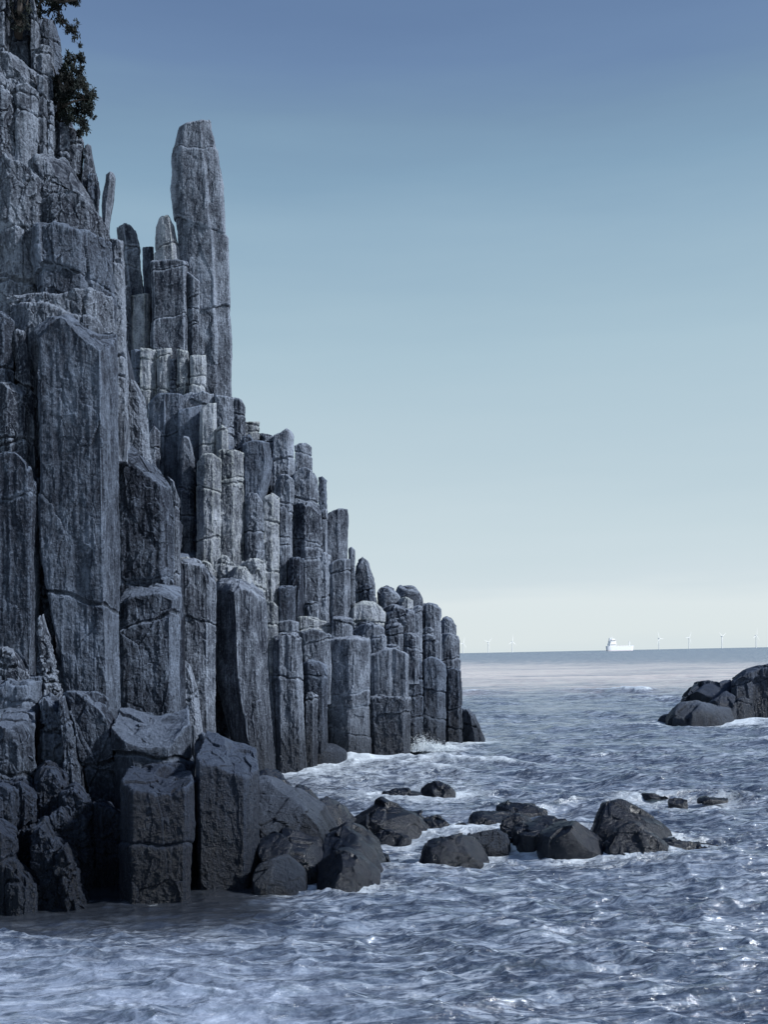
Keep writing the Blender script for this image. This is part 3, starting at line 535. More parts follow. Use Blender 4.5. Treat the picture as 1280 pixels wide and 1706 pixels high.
for (x0, x1, tp, yb_, y_, lb, Lx, Rx) in [
    (60, 104, [1168, 1160, 1172, 1190], 1330, 23.8, 'knotted upright rib below the jagged spire', None, [(1160, 100), (1240, 112), (1330, 118)]),
    (96, 128, [1160, 1166, 1200], 1420, 23.4, 'long thin slanting rib beside the large cracked slab', [(1160, 98), (1420, 120)], [(1160, 112), (1260, 128), (1420, 148)]),
    (52, 106, [1290, 1278, 1284, 1300], 1420, 22.6, 'squat block with a pale flat head among the ribs', None, None),
    (100, 150, [1322, 1315, 1340], 1520, 22.4, 'dark crumbling rib left of the shadowed hollow', None, None),
    (78, 122, [1368, 1350, 1372], 1450, 22.0, 'ragged pale tooth of rock above the waterline', None, None),
    (52, 112, [1385, 1376, 1400, 1415], 1530, 21.2, 'crumbling pale-topped rock rising from the water', None, [(1376, 96), (1450, 118), (1530, 124)]),
    (96, 134, [1420, 1412, 1440], 1532, 20.9, 'slanting buttress of rock running down into the water', [(1412, 92), (1532, 104)], [(1412, 122), (1480, 132), (1532, 146)]),
    (142, 205, [1342, 1338, 1345, 1362], 1505, 22.8, 'black wet recess rock between the ribs and the huge square block', None, None)]:
    kw = {}
    if Lx: kw['L'] = Lx
    if Rx: kw['Rr'] = Rx
    blk(RB, x0, x1, tp, yb_, y_, lb, mat='w' if y_ < 22.9 else 'd', rough=1.9, group=G2, cell=.38, joints=2, round_=.08, flute=1.4, **kw)
blk(RB, 296, 352, [1306, 1300, 1304], 1496, 23.6, 'added dark backing rock in the shaded gap between the huge square block and the black-fronted block', mat='w', rough=1.0, group=G2, T=1.2, steps=0)  # added backing block that keeps the gap dark where sea showed through
blk(RB, 336, 384, [1130, 1124, 1132], 1262, 46.2, 'added dark block closing the slot left of the foot of the tall two-faced column', mat='d', rough=1.0, group=G2)  # added to close a bright see-through slot with dark rock
# ---- sloping shore rocks
G3 = 'sea-worn rocks on the shore slope'
boulder('boulder', 405, 560, [1322, 1303, 1300, 1312, 1330, 1352, 1395], 1420, 'broad sloping sea-worn rock, largest of the shore slope', Y=24.0, T=4.2, mat='d', group=G3, rough=.8, p=3.2, base=False)
boulder('boulder', 425, 494, [1290, 1281, 1284, 1300, 1325], 1335, 'dark rock at the back of the shore slope below the tall two-faced column', Y=28.5, T=2.2, mat='s', group=G3, rough=1.0, base=False)
boulder('boulder', 480, 535, [1318, 1310, 1316, 1340], 1372, 'narrow wet rock behind the broad sloping rock', Y=28.0, T=2.0, mat='s', group=G3, rough=1.0, base=False)
boulder('boulder', 522, 594, [1312, 1320, 1334, 1352, 1372], 1388, 'low ribbed rock sloping to the surf left of the big round boulder', Y=27.6, T=2.2, mat='s', group=G3, rough=1.1, p=3)
boulder('boulder', 532, 650, [1385, 1372, 1372, 1382, 1402, 1440], 1464, 'long rounded rock ending the shore slope at the surf', T=3.2, mat='s', group=G3, rough=.9, p=3, Y=23.6)
boulder('boulder', 440, 556, [1400, 1378, 1374, 1384, 1410], 1478, 'dark middle rock under the broad sloping rock', Y=23.0, T=2.6, mat='s', group=G3, rough=1.0, p=3)
boulder('boulder', 528, 634, [1432, 1418, 1418, 1430, 1452], 1484, 'glossy boulder with a white streak at the water edge', Y=21.9, T=1.6, mat='s', group=G3, rough=.7, p=3.2)
boulder('boulder', 430, 492, [1402, 1388, 1386, 1400], 1445, 'dark dome-shaped rock on the smooth low shelf', Y=22.6, T=1.2, mat='s', group=G3, rough=.5, base=False)
boulder('boulder', 422, 510, [1428, 1424, 1426, 1440], 1486, 'smooth pale-topped low shelf of rock by the black-fronted block', Y=21.9, T=1.5, mat='d', group=G3, rough=.5, p=4.5)
boulder('boulder', 506, 578, [1240, 1233, 1236, 1252], 1274, 'grey smooth boulder at the foot of the big seaward column', mat='d', group='boulders in the surf', rough=.5)
# ---- boulders in the surf
for (x0, x1, tp, yb_, lb, kw) in [
    (590, 714, [1356, 1334, 1330, 1340, 1352, 1372], 1394, 'big humped boulder left of the gap in the boulder line', dict(p=2.8)),
    (622, 682, [1392, 1383, 1383, 1392], 1403, 'low flat boulder awash in front of the big humped boulder', {}),
    (703, 756, [1362, 1354, 1356, 1372], 1388, 'small boulder just right of the big humped boulder', {}),
    (742, 792, [1378, 1369, 1371, 1380], 1388, 'flat low boulder trailing right of the small boulder', {}),
    (640, 700, [1318, 1313, 1315, 1322], 1330, 'low flat rock awash behind the big humped boulder', {}),
    (698, 753, [1310, 1300, 1304, 1314], 1327, 'jagged two-lobed rock in the far surf with white water behind', dict(rough=1.3)),
    (702, 807, [1412, 1396, 1391, 1394, 1410], 1434, 'smooth oval boulder standing apart in front of the boulder line', {}),
    (780, 857, [1352, 1344, 1344, 1358], 1383, 'round boulder at the left end of the main boulder group', {}),
    (830, 908, [1338, 1333, 1338, 1348], 1364, 'long low boulder peeping over the main boulder group', {}),
    (785, 850, [1392, 1376, 1378, 1398], 1415, 'flat grey sloping boulder beside the smooth oval boulder', dict(mat='d')),
    (838, 905, [1362, 1350, 1352, 1372], 1404, 'left one of the joined dark boulders in the main group', {}),
    (862, 953, [1366, 1352, 1350, 1354, 1374], 1414, 'broad black boulder behind the round-backed front boulder', {}),
    (905, 1013, [1392, 1366, 1359, 1362, 1382], 1425, 'round-backed front boulder in the middle of the main group', dict(p=2.3, rough=.5)),
    (983, 1117, [1362, 1340, 1332, 1334, 1352, 1384], 1412, 'tallest boulder with a ridged crown at the right of the group', dict(p=2.6)),
    (998, 1070, [1368, 1358, 1360, 1376], 1408, 'grey shoulder boulder leaning on the tallest boulder', dict(Y=26.9)),
    (1010, 1110, [1398, 1376, 1368, 1378, 1400], 1426, 'steep front boulder below the tallest boulder', dict(p=2.5)),
    (1104, 1160, [1402, 1398, 1403], 1416, 'low rock awash right of the steep front boulder', {}),
    (1150, 1196, [1408, 1404, 1407], 1415, 'last tiny rock trailing right of the boulder group', {}),
    (1066, 1114, [1323, 1320, 1324], 1329, 'flat dark rock awash at the left of the far trio', {}),
    (1114, 1146, [1328, 1325, 1329], 1341, 'squarish rock in the middle of the far trio', {}),
    (1164, 1210, [1330, 1327, 1331], 1336, 'thin dark rock at the right of the far trio', {})]:
    ex = .05*(x1-x0)
    boulder('boulder', x0-ex, x1+ex, [t_+.06*(yb_-t_) for t_ in tp], yb_, lb, **kw)
# ---- rocky islet on the right
G4 = 'rocks of the islet on the right'
boulder('boulder', 1126, 1232, [1172, 1146, 1138, 1136, 1140, 1134, 1128], 1186, 'rounded dark ridge of the islet left of its tall block', T=5, group=G4, mat='w', rough=1.2, p=3, Y=73)
blk(RB, 1221, 1345, [1128, 1114, 1110, 1109, 1112, 1118], 1198, 72.0, 'tall dark block of the islet cut by the right picture edge', mat='w', rough=1.2, group=G4, L=[(1107, 1221), (1198, 1219)], Rr=[(1107, 1345), (1198, 1345)], fc=[(0, .08), (.05, 0), (.25, .02), (.3, .08), (.8, .05), (1, .3)], joints=2, cell=1.6, T=2.6, slope=0, flute=2.5)
blk(RB, 1222, 1262, [1168, 1160, 1165], 1196, 70.6, 'low block against the foot of the tall islet block', mat='w', rough=1.1, group=G4, round_=.12)
boulder('boulder', 1180, 1226, [1168, 1156, 1150, 1160], 1192, 'grey hump between the islet ridge and its tall block', T=3, group=G4, mat='w', rough=1.0, Y=70.5)
boulder('boulder', 1112, 1226, [1182, 1174, 1172, 1172, 1176, 1180], 1206, 'flat pale wet shelf in front of the islet ridge', T=3.4, group=G4, mat='d', rough=1.0, p=4)
boulder('boulder', 1096, 1124, [1196, 1189, 1187, 1190], 1204, 'small dark rock at the left tip of the islet', group=G4, rough=.8)

# ---------------------------------------------------------------- rock mass behind the columns
def cliff_mass():
    st = 4; xs = np.arange(-60, 772, st, dtype=float)
    sil = np.interp(xs, [-60, 26, 45, 60, 80, 112, 140, 160, 178, 204, 300, 322, 380, 398, 446, 482, 520, 540, 575, 592, 625, 690, 730, 752, 768],
                    [-80, -80, 70, 160, 260, 340, 390, 480, 770, 800, 700, 690, 705, 745, 775, 790, 860, 900, 970, 1022, 1036, 1044, 1076, 1100, 1150])
    base = np.interp(xs, [-60, 150, 190, 300, 430, 520, 620, 700, 768], [1560, 1520, 1440, 1330, 1300, 1262, 1246, 1226, 1226])
    nr = 260; V = np.linspace(0, 1, nr)
    PX = np.repeat(xs[None, :], nr, 0); PY = base[None, :]+(sil-base)[None, :]*V[:, None]
    D = np.zeros_like(PX)
    for (x0, x1, yt, yb, Y, T) in COVER:
        if Y > 65 or yt > 5000: continue
        m = (PX > x0-3) & (PX < x1+3) & (PY > yt-6) & (PY < yb+10)
        D = np.where(m, np.maximum(D, Y+T*.55), D)
    base_d = np.interp(PX, [-60, 190, 200, 295, 305, 500, 768], [30, 31, 33, 34, 47, 51, 57])
    D = np.maximum(D, base_d)
    for _ in range(10):
        E = D.copy(); E[1:-1, 1:-1] = (D[:-2, 1:-1]+D[2:, 1:-1]+D[1:-1, :-2]+D[1:-1, 2:]+D[1:-1, 1:-1]*2)/6; D = np.maximum(E, D-.3)
    X, _, Z = px2w(PX, PY, 1.0); Z = (Z-H)*D+H; X = X*D
    P = np.stack([X, D, Z], -1); P, _ = displace(P, 2.0, 1.6, 5, wrap=False, cell=.9)
    P[0, :, 2] = np.minimum(P[0, :, 2], -.5)
    # the top runs back and a back sheet closes the mass
    rows = [P]; last = P[-1]
    for k in range(1, 9):
        q = last.copy(); q[:, 1] += k*.8; q[:, 2] -= .12*k*k*.4; rows.append(q[None])
    q = rows[-1][0].copy(); q[:, 2] = -1; rows.append(q[None])
    A = np.concatenate(rows); nr2, nc = A.shape[:2]
    me = mesh_np('cliff', A, gridq(nr2, nc, False), M_dark)
    tag(link('cliff', me), 'solid rock mass behind the columns of the sea cliff', None, None, 'structure')
cliff_mass()

# ---------------------------------------------------------------- sea
def sea():
    rng = np.random.default_rng(4)
    # rows spaced evenly in the picture's vertical direction, so real distances grow outwards
    pys = np.concatenate([np.linspace(2600, 1800, 60), np.linspace(1795, 1420, 300), np.linspace(1418.8, 1180, 260), np.linspace(1179.2, 1093, 150)])
    Yr = H*F/(pys-HY); Yr = np.concatenate([Yr, [4200, 6500, 12000, 20000, 34000]])
    th = np.concatenate([np.linspace(-.95, -.55, 30), np.linspace(-.545, .545, 1080), np.linspace(.55, .95, 30)])
    YY, TT = np.meshgrid(Yr, th, indexing='ij')
    X = YY*np.tan(TT); Y = YY+0*X; Z = np.zeros_like(X)
    dist = np.sqrt(X*X+Y*Y)
    spacing = np.maximum(np.gradient(Yr)[:, None]+0*X, dist*.0012)
    # smooth lee by the cliff foot, also masks the cliff's painted reflection
    def region(xa, xb, ya, yb, soft):
        PX = 640+X/Y*F; PYp = HY+H*F/Y-(PX-640)*.0196
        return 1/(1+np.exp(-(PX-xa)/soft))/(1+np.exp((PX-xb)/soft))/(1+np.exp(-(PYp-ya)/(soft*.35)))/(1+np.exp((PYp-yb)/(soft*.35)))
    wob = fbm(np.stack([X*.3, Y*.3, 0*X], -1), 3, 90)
    calm_refl = region(-400, 450, 1400, 1546, 16); milk = region(-400, 560, 1580, 2600, 50)
    amp = 1-.5*calm_refl-.1*milk
    DX = np.zeros_like(X); DY = np.zeros_like(X)
    mod = .72+.5*fbm(np.stack([X*.13, Y*.13, 0*X], -1), 3, 77)
    for i in range(72):
        lam = 13.0*(.92**i)*rng.uniform(.9, 1.1)
        if lam < .16: lam = .16*rng.uniform(1, 2.2)
        ang = R(-105)+rng.normal(0, .26 if lam > 2 else .38)          # running in from the open sea towards the viewer and the cliff
        k = 2*math.pi/lam; a = .0150*lam**1.0*(.5 if lam > 5 else (1.0 if lam > 1.2 else 1.15))
        ph = rng.uniform(0, 6.28); kx, ky = math.cos(ang)*k, math.sin(ang)*k
        att = np.clip((lam/spacing-2.2)/2.5, 0, 1)*amp*mod
        if not att.any(): continue
        arg = kx*X+ky*Y+ph+.55*np.sin(.31*X*i*.07+ph)+wob*1.1
        c = np.cos(arg); s = np.sin(arg)
        Z += a*att*c; DX -= math.cos(ang)*a*att*s*.95; DY -= math.sin(ang)*a*att*s*.95
    # short peaky chop
    wx = X+.35*wob
    for sx_, sy_, am, lim, sd_ in ((.42, 1.5, .13, 1.4, 55), (.9, 3.4, .070, 3.0, 56), (2.0, 7.5, .030, 7.0, 57)):
        ch = 1-np.abs(fbm(np.stack([wx*sx_+4, Y*sy_+.35*X*sx_, 0*X], -1), 2, sd_)); Z += (ch**2-.6)*am*amp*np.clip(1.6-spacing*lim, 0, 1)
    # foam amounts
    C = np.array(CONTACT); foam = np.zeros_like(X); sel = (Y < 95) & (Y > 14)
    xs, ys = X[sel], Y[sel]; f = np.zeros_like(xs)
    for cx, cy, r in C:
        d = np.sqrt(((xs-cx))**2+((ys-cy)*1.0)**2)
        f = np.maximum(f, np.exp(-np.clip(d-r, 0, None)/(.018*cy+.22)))
    foam[sel] = f*(1-.85*calm_refl[sel])
    surf = region(470, 800, 1255, 1345, 22)*.60+region(640, 820, 1385, 1400, 20)*.4+region(660, 1120, 1400, 1432, 20)*.4+region(740, 1100, 1290, 1340, 40)*.35
    surf = surf+region(690, 800, 1212, 1245, 12)*.6+region(1180, 1330, 1176, 1215, 16)*.8
    foam = np.clip(foam*.6+surf*.6, 0, 1)
    crest = np.clip((Z-.16)/.3, 0, 1)*.8
    foam = np.clip(foam+crest, 0, 1)
    PX = 640+X/Y*F; PYp = HY+H*F/Y-(PX-640)*.0196
    silt = 1/(1+np.exp(-(PYp-1106-wob*3)/2.5))/(1+np.exp((PYp-1146-wob*6)/5))
    silt = np.where(Yr[:, None] > 30, silt, 0)
    V = np.stack([X+DX, Y+DY, Z], -1)
    me = mesh_np('sea', V, gridq(*X.shape, False), None)
    for nm, ar in (('foam', foam), ('silt', silt), ('milk', milk), ('calm_refl', calm_refl)):
        at = me.attributes.new(nm, 'FLOAT', 'POINT'); at.data.foreach_set('value', ar.astype(np.float32).ravel())
    m = bpy.data.materials.new('sea_water'); m.use_nodes = True; t = m.node_tree; t.nodes.clear(); Lk = t.links.new
    out = N(t, 'ShaderNodeOutputMaterial'); b = N(t, 'ShaderNodeBsdfPrincipled'); Lk(b.outputs[0], out.inputs[0])
    geo = N(t, 'ShaderNodeNewGeometry'); pos = geo.outputs['Position']
    def att(n): a = N(t, 'ShaderNodeAttribute'); a.attribute_name = n; return a.outputs['Fac']
    def noise(scale, det=6, ro=.6, sc3=(1, 1, 1), dist=0):
        mp = N(t, 'ShaderNodeMapping'); mp.inputs['Scale'].default_value = sc3; Lk(pos, mp.inputs[0])
        n = N(t, 'ShaderNodeTexNoise'); n.inputs['Scale'].default_value = scale; n.inputs['Detail'].default_value = det
        n.inputs['Roughness'].default_value = ro; n.inputs['Distortion'].default_value = dist; Lk(mp.outputs[0], n.inputs['Vector']); return n.outputs[0]
    big = noise(.25, 4, .6, (.6, 1, 1)); n1 = noise(1.6, 8, .68, (.75, 1, 1), 1.2); n2 = noise(7, 5, .7, (.8, 1.2, 1), .6)
    fo = mth(t, 'ADD', att('foam'), mth(t, 'MULTIPLY', mth(t, 'SUBTRACT', big, .5), .35))
    ln = mth(t, 'ADD', mth(t, 'MULTIPLY', n1, .62), mth(t, 'MULTIPLY', n2, .38))
    # lacy foam: where the pattern noise falls under the foam amount
    fr = ramp(t, [(.36, 0.0), (.60, 1.0)], mth(t, 'ADD', mth(t, 'MULTIPLY', fo, .42), mth(t, 'SUBTRACT', ln, .27)))
    mk = att('milk'); mkf = ramp(t, [(.45, 0.0), (.58, 1.0)], mth(t, 'ADD', mth(t, 'MULTIPLY', n1, .65), mth(t, 'MULTIPLY', big, .35)))
    mks = mth(t, 'MULTIPLY', mth(t, 'ADD', mth(t, 'MULTIPLY', mkf.outputs[0], .5), .08), mk)
    sk = noise(1.9, 8, .72, (.45, 1.5, 1), 1.0); fs = noise(.06, 7, .7, (.35, 1, 1), .5); skr = ramp(t, [(.435, 0.0), (.585, 1.0)], mth(t, 'ADD', mth(t, 'ADD', mth(t, 'MULTIPLY', sk, .5), mth(t, 'MULTIPLY', n2, .28)), mth(t, 'MULTIPLY', fs, .22)))
    strk_ = mixc(t, skr.outputs[0], (.036, .056, .094), (.285, .34, .43))
    # thin lines painted in: foam filaments, bright ripple highlights and dark wave troughs
    for sc_f, st3, wd, cc_, am in ((.75, (.28, 1.6, 1), .013, (.58, .64, .73), .7), (1.9, (.32, 1.6, 1), .018, (.53, .59, .69), .5), (1.35, (.34, 1.5, 1), .030, (.018, .028, .052), .85)):
        rn = noise(sc_f, 5, .62, st3, .9)
        lnf = ramp(t, [(0.0, 1.0), (wd, .55), (wd*2.4, 0.0)], mth(t, 'ABSOLUTE', mth(t, 'SUBTRACT', rn, .5)))
        strk_ = mixc(t, mth(t, 'MULTIPLY', lnf.outputs[0], am), strk_, cc_)
    base = mixc(t, mth(t, 'MULTIPLY', att('silt'), ramp(t, [(.36, .35), (.56, 1.0)], fs).outputs[0]), strk_, (.72, .63, .59))
    base = mixc(t, mth(t, 'MULTIPLY', att('calm_refl'), .97), base, (.018, .022, .030))  # dark colour paints the cliff's reflection into the smooth water
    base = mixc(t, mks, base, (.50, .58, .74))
    fc_ = mth(t, 'MULTIPLY', fr.outputs[0], .92)
    base = mixc(t, fc_, base, (.68, .76, .84))
    Lk(base, b.inputs['Base Color']); b.inputs['IOR'].default_value = 2.2
    ro = mth(t, 'ADD', mth(t, 'MULTIPLY', fc_, .5), .17); Lk(mth(t, 'ADD', ro, mth(t, 'MULTIPLY', mks, .3)), b.inputs['Roughness'])
    w1 = noise(2.2, 4, .6, (.4, 1.3, 1), .5); w2 = noise(9, 5, .65, (.4, 1.3, 1), .6)
    cam_ = N(t, 'ShaderNodeVectorMath'); cam_.operation = 'LENGTH'; Lk(pos, cam_.inputs[0])
    hh = mth(t, 'ADD', mth(t, 'MULTIPLY', w1, .085), mth(t, 'MULTIPLY', w2, .036)); hh = mth(t, 'ADD', hh, mth(t, 'MULTIPLY', n2, .010))
    far = noise(.35, 6, .65, (.6, 1, 1), .3)
    hh = mth(t, 'ADD', hh, mth(t, 'MULTIPLY', far, .22))
    hh = mth(t, 'MULTIPLY', hh, mth(t, 'SUBTRACT', 1.0, mth(t, 'MULTIPLY', att('calm_refl'), .6)))
    hh = mth(t, 'ADD', hh, mth(t, 'MULTIPLY', fr.outputs[0], .03))
    bp = N(t, 'ShaderNodeBump'); bp.inputs['Strength'].default_value = .9; bp.inputs['Distance'].default_value = 1.0; Lk(hh, bp.inputs['Height']); 
    # far off, the small waves are finer than a pixel: tilt the surface facet by facet, mostly towards the onlooker
    fd = ramp(t, [(.0, 0.0), (.10, .35), (.5, 1.0)], mth(t, 'MULTIPLY', cam_.outputs['Value'], 1/400.0))
    vn = N(t, 'ShaderNodeTexNoise'); vn.inputs['Scale'].default_value = .9; vn.inputs['Detail'].default_value = 8; vn.inputs['Roughness'].default_value = .7
    mpv = N(t, 'ShaderNodeMapping'); mpv.inputs['Scale'].default_value = (.5, 1, 1); Lk(pos, mpv.inputs[0]); Lk(mpv.outputs[0], vn.inputs['Vector'])
    sb = N(t, 'ShaderNodeVectorMath'); sb.operation = 'SUBTRACT'; Lk(vn.outputs['Color'], sb.inputs[0]); sb.inputs[1].default_value = (.5, .62, .5)
    ml = N(t, 'ShaderNodeVectorMath'); ml.operation = 'MULTIPLY'; Lk(sb.outputs[0], ml.inputs[0]); ml.inputs[1].default_value = (1.1, 1.5, 0)
    sc2 = N(t, 'ShaderNodeVectorMath'); sc2.operation = 'SCALE'; Lk(ml.outputs[0], sc2.inputs[0]); Lk(fd.outputs[0], sc2.inputs['Scale'])
    ad = N(t, 'ShaderNodeVectorMath'); ad.operation = 'ADD'; Lk(bp.outputs[0], ad.inputs[0]); Lk(sc2.outputs[0], ad.inputs[1])
    nz_ = N(t, 'ShaderNodeVectorMath'); nz_.operation = 'NORMALIZE'; Lk(ad.outputs[0], nz_.inputs[0]); Lk(nz_.outputs[0], b.inputs['Normal'])
    me.materials.append(m)
    tag(link('sea', me), 'choppy blue-grey sea with streaks of foam', None, None, 'structure')
sea()

# ---------------------------------------------------------------- splash
def splash():
    rng = random.Random(9); Y = 53.2
    V, T = [], []
    def drop(x, y, z, r):
        b = len(V); ax = rng.uniform(0, 6)
        for k in range(3): V.append((x+r*math.cos(ax+k*2.09), y+r*math.sin(ax+k*2.09), z-r*.4))
        V.append((x, y, z+r*1.2)); T.extend([(b, b+1, b+3), (b+1, b+2, b+3), (b+2, b, b+3), (b, b+2, b+1)])
    for i in range(11000):
        c = rng.choice([(688, 7, .28), (701, 6, .42), (694, 7, .34), (712, 8, .26), (724, 9, .18), (742, 18, .12), (725, 24, .08)])
        px = rng.gauss(c[0], c[1]); wx, _, _ = px2w(px, 1235, Y)
        z = min(1.4, abs(rng.gauss(0, c[2]))); px = c[0]+(px-c[0])*(.35+z); wx, _, _ = px2w(px, 1235, Y); yy = Y+rng.gauss(-.3, .35)
        drop(float(wx), yy, z, rng.uniform(.008, .028)*(1.15-.6*min(1, z)))
    m = bpy.data.materials.new('white_water'); m.use_nodes = True; b = m.node_tree.nodes['Principled BSDF']
    t = m.node_tree; n = N(t, 'ShaderNodeTexNoise'); n.inputs['Scale'].default_value = 3; r = ramp(t, [(.3, (.6, .66, .72)), (.7, (.82, .87, .9))], n.outputs[0]); t.links.new(r.outputs[0], b.inputs['Base Color'])
    b.inputs['Roughness'].default_value = .4
    me = bpy.data.meshes.new('wave_splash'); me.from_pydata(V, [], T); me.materials.append(m)
    tag(link('wave_splash', me), 'burst of white spray where a wave breaks between the cracked cube and the outermost columns', 'splash', None, 'stuff')
splash()

# ---------------------------------------------------------------- plants on the cliff
def leafmat():
    m = bpy.data.materials.new('dark_leaves'); m.use_nodes = True; t = m.node_tree; b = t.nodes['Principled BSDF']
    g = N(t, 'ShaderNodeNewGeometry'); n = N(t, 'ShaderNodeTexNoise'); n.inputs['Scale'].default_value = 2.5; t.links.new(g.outputs['Position'], n.inputs['Vector'])
    r = ramp(t, [(.35, (.004, .006, .007)), (.65, (.012, .018, .016))], n.outputs[0]); t.links.new(r.outputs[0], b.inputs['Base Color'])
    b.inputs['Roughness'].default_value = .75; b.inputs['Specular IOR Level'].default_value = .2; return m
M_leaf = leafmat(); M_bark = simple('bark', (.035, .028, .025), .9)
def tube(V, Q, pts, r0, r1, n=7):
    pts = [Vector(p) for p in pts]; m = len(pts)
    for i, p in enumerate(pts):
        d = (pts[min(i+1, m-1)]-pts[max(i-1, 0)]).normalized(); u = d.orthogonal().normalized(); v = d.cross(u)
        r = r0+(r1-r0)*i/(m-1)
        for k in range(n):
            a = 2*math.pi*k/n; V.append(tuple(p+(u*math.cos(a)+v*math.sin(a))*r))
        if i:
            b = len(V)-2*n
            for k in range(n): Q.append((b+k, b+(k+1) % n, b+n+(k+1) % n, b+n+k))
def W(px, py, Y):
    a, b, c = px2w(px, py, Y); return Vector((float(a), float(b), float(c)))
def plant(name, Y, trunk, branches, clumps, leaf, per, label, cat, seed):
    rng = random.Random(seed)
    root = bpy.data.objects.new(name, None); col.objects.link(root); root.location = W(*trunk[0][:2], Y)
    inv = root.location.copy(); tag(root, label, cat, None, 'thing')
    V, Q = [], []
    tube(V, Q, [W(x, y, Y+dy)-inv for x, y, dy in trunk], .13, .06)
    for br in branches: tube(V, Q, [W(x, y, Y+dy)-inv for x, y, dy in br], .055, .015, 5)
    LV, LF = [], []
    for (x, y, r, dy) in clumps:
        c = W(x, y, Y+dy)-inv; rw = r/F*Y
        near = min(([W(a, b_, Y+d_)-inv for (a, b_, d_) in trunk]+[W(p[0], p[1], Y+p[2])-inv for br in branches for p in br]), key=lambda q: (q-c).length)
        tube(V, Q, [near, (near+c)/2+Vector((0, 0, .05)), c], .02, .008, 4)
        subs = [(c+Vector([rng.gauss(0, .45) for _ in range(3)])*rw, rw*rng.uniform(.25, .5)) for _ in range(7)]
        for i in range(int(per*(r/12)**2)):
            sc_, sr = rng.choice(subs)
            p = sc_+Vector([rng.gauss(0, .5) for _ in range(3)])*sr
            d = Vector([rng.gauss(0, 1) for _ in range(3)]).normalized(); u = d.orthogonal().normalized()
            l = leaf*rng.uniform(.6, 1.3); wd = l*.42; b = len(LV)
            LV += [tuple(p), tuple(p+d*l*.5+u*wd*.5), tuple(p+d*l), tuple(p+d*l*.5-u*wd*.5)]; LF.append((b, b+1, b+2, b+3))
    me = bpy.data.meshes.new('trunk'); me.from_pydata(V, [], Q); me.materials.append(M_bark); link('trunk', me, root)
    me = bpy.data.meshes.new('crown'); me.from_pydata(LV, [], LF); me.materials.append(M_leaf); link('crown', me, root)
plant('pine_tree', 30.2, [(48, -46, 1.2), (58, -30, .6), (74, -12, .2), (92, 2, 0)],
      [[(74, -12, .2), (96, 18, 0), (104, 36, 0)], [(92, 2, 0), (112, 2, -.2), (128, 0, -.2)], [(74, -12, .2), (66, 6, 0), (60, 24, 0)], [(104, 36, 0), (112, 42, 0), (122, 54, 0)], [(92, 2, 0), (86, 14, .1), (80, 26, .1)]],
      [(60, 8, 8, 0), (70, 16, 6, .1), (82, 4, 8, 0), (66, 26, 5, 0), (90, 12, 8, 0), (100, 4, 12, 0), (98, 22, 10, 0), (103, 36, 7, 0), (116, -2, 12, -.1), (126, 4, 7, -.1), (112, 46, 6, 0), (121, 48, 8, 0), (124, 58, 7, 0), (128, 40, 4, 0), (78, 22, 4, 0), (58, -14, 12, 0), (90, -12, 14, 0)],
      .10, 330, 'dark pine bough hanging over the cliff edge at the very top', 'pine tree', 5)
plant('shrub', 30.0, [(92, 206, .4), (100, 180, .1), (108, 150, 0), (118, 120, 0)],
      [[(100, 180, .1), (120, 170, -.1), (140, 165, -.1)], [(108, 150, 0), (128, 140, 0), (146, 150, 0)], [(118, 120, 0), (124, 104, 0), (128, 92, 0)], [(92, 206, .4), (116, 200, 0), (134, 206, 0)], [(108, 150, 0), (94, 130, .1), (88, 110, .2)]],
      [(128, 92, 10, 0), (114, 100, 9, 0), (138, 100, 5, 0), (120, 114, 12, 0), (134, 122, 9, 0), (108, 122, 12, .1), (100, 140, 14, .2), (120, 138, 14, 0), (138, 142, 12, 0), (150, 160, 11, 0), (154, 174, 9, 0), (134, 160, 15, 0), (114, 160, 16, 0), (98, 166, 15, .2), (104, 184, 14, .1),
       (124, 182, 14, 0), (142, 184, 12, 0), (150, 190, 7, 0), (132, 202, 11, 0), (140, 212, 8, 0), (116, 200, 10, 0), (92, 150, 10, .3), (96, 196, 8, .2), (133, 220, 5, 0)],
      .10, 420, 'dense dark shrub growing out of the cliff below the pine bough', 'shrub', 8)
plant('shrub', 29.6, [(30, 60, .5), (32, 40, .1), (32, 20, 0), (34, -10, 0)],
      [[(32, 40, .1), (22, 30, 0), (20, 20, 0)], [(32, 20, 0), (44, 10, 0), (46, 0, 0)]],
      [(22, 6, 11, .1), (36, 4, 12, .1), (46, 14, 9, .1), (24, 24, 11, .1), (38, 28, 11, .1), (30, 44, 10, .1), (44, 42, 7, .1), (22, 44, 6, .1), (30, -14, 14, 0)],
      .08, 200, 'dark creeping shrub covering the rock face left of the pine bough', 'shrub', 12)

# ---------------------------------------------------------------- cargo ship
M_white = simple('white_paint', (.92, .92, .92), .6, nz=.04); M_hull = simple('hull_paint', (.74, .76, .80), .5); M_red = simple('red_bottom_paint', (.60, .55, .56), .6)
M_deck = simple('deck_paint', (.62, .58, .56), .7); M_win = simple('dark_glass', (.03, .04, .05), .2)
def boxes(name, bs, mat, parent):
    V, Fc = [], []
    for (x0, x1, y0, y1, z0, z1, *tp) in bs:
        tx = tp[0] if tp else 0; b = len(V)
        V += [(x0, y0, z0), (x1, y0, z0), (x1, y1, z0), (x0, y1, z0), (x0+tx, y0+tx, z1), (x1-tx, y0+tx, z1), (x1-tx, y1-tx, z1), (x0+tx, y1-tx, z1)]
        Fc += [(b, b+3, b+2, b+1), (b+4, b+5, b+6, b+7), (b, b+1, b+5, b+4), (b+1, b+2, b+6, b+5), (b+2, b+3, b+7, b+6), (b+3, b, b+4, b+7)]
    me = bpy.data.meshes.new(name); me.from_pydata(V, [], Fc); me.materials.append(mat); return link(name, me, parent)
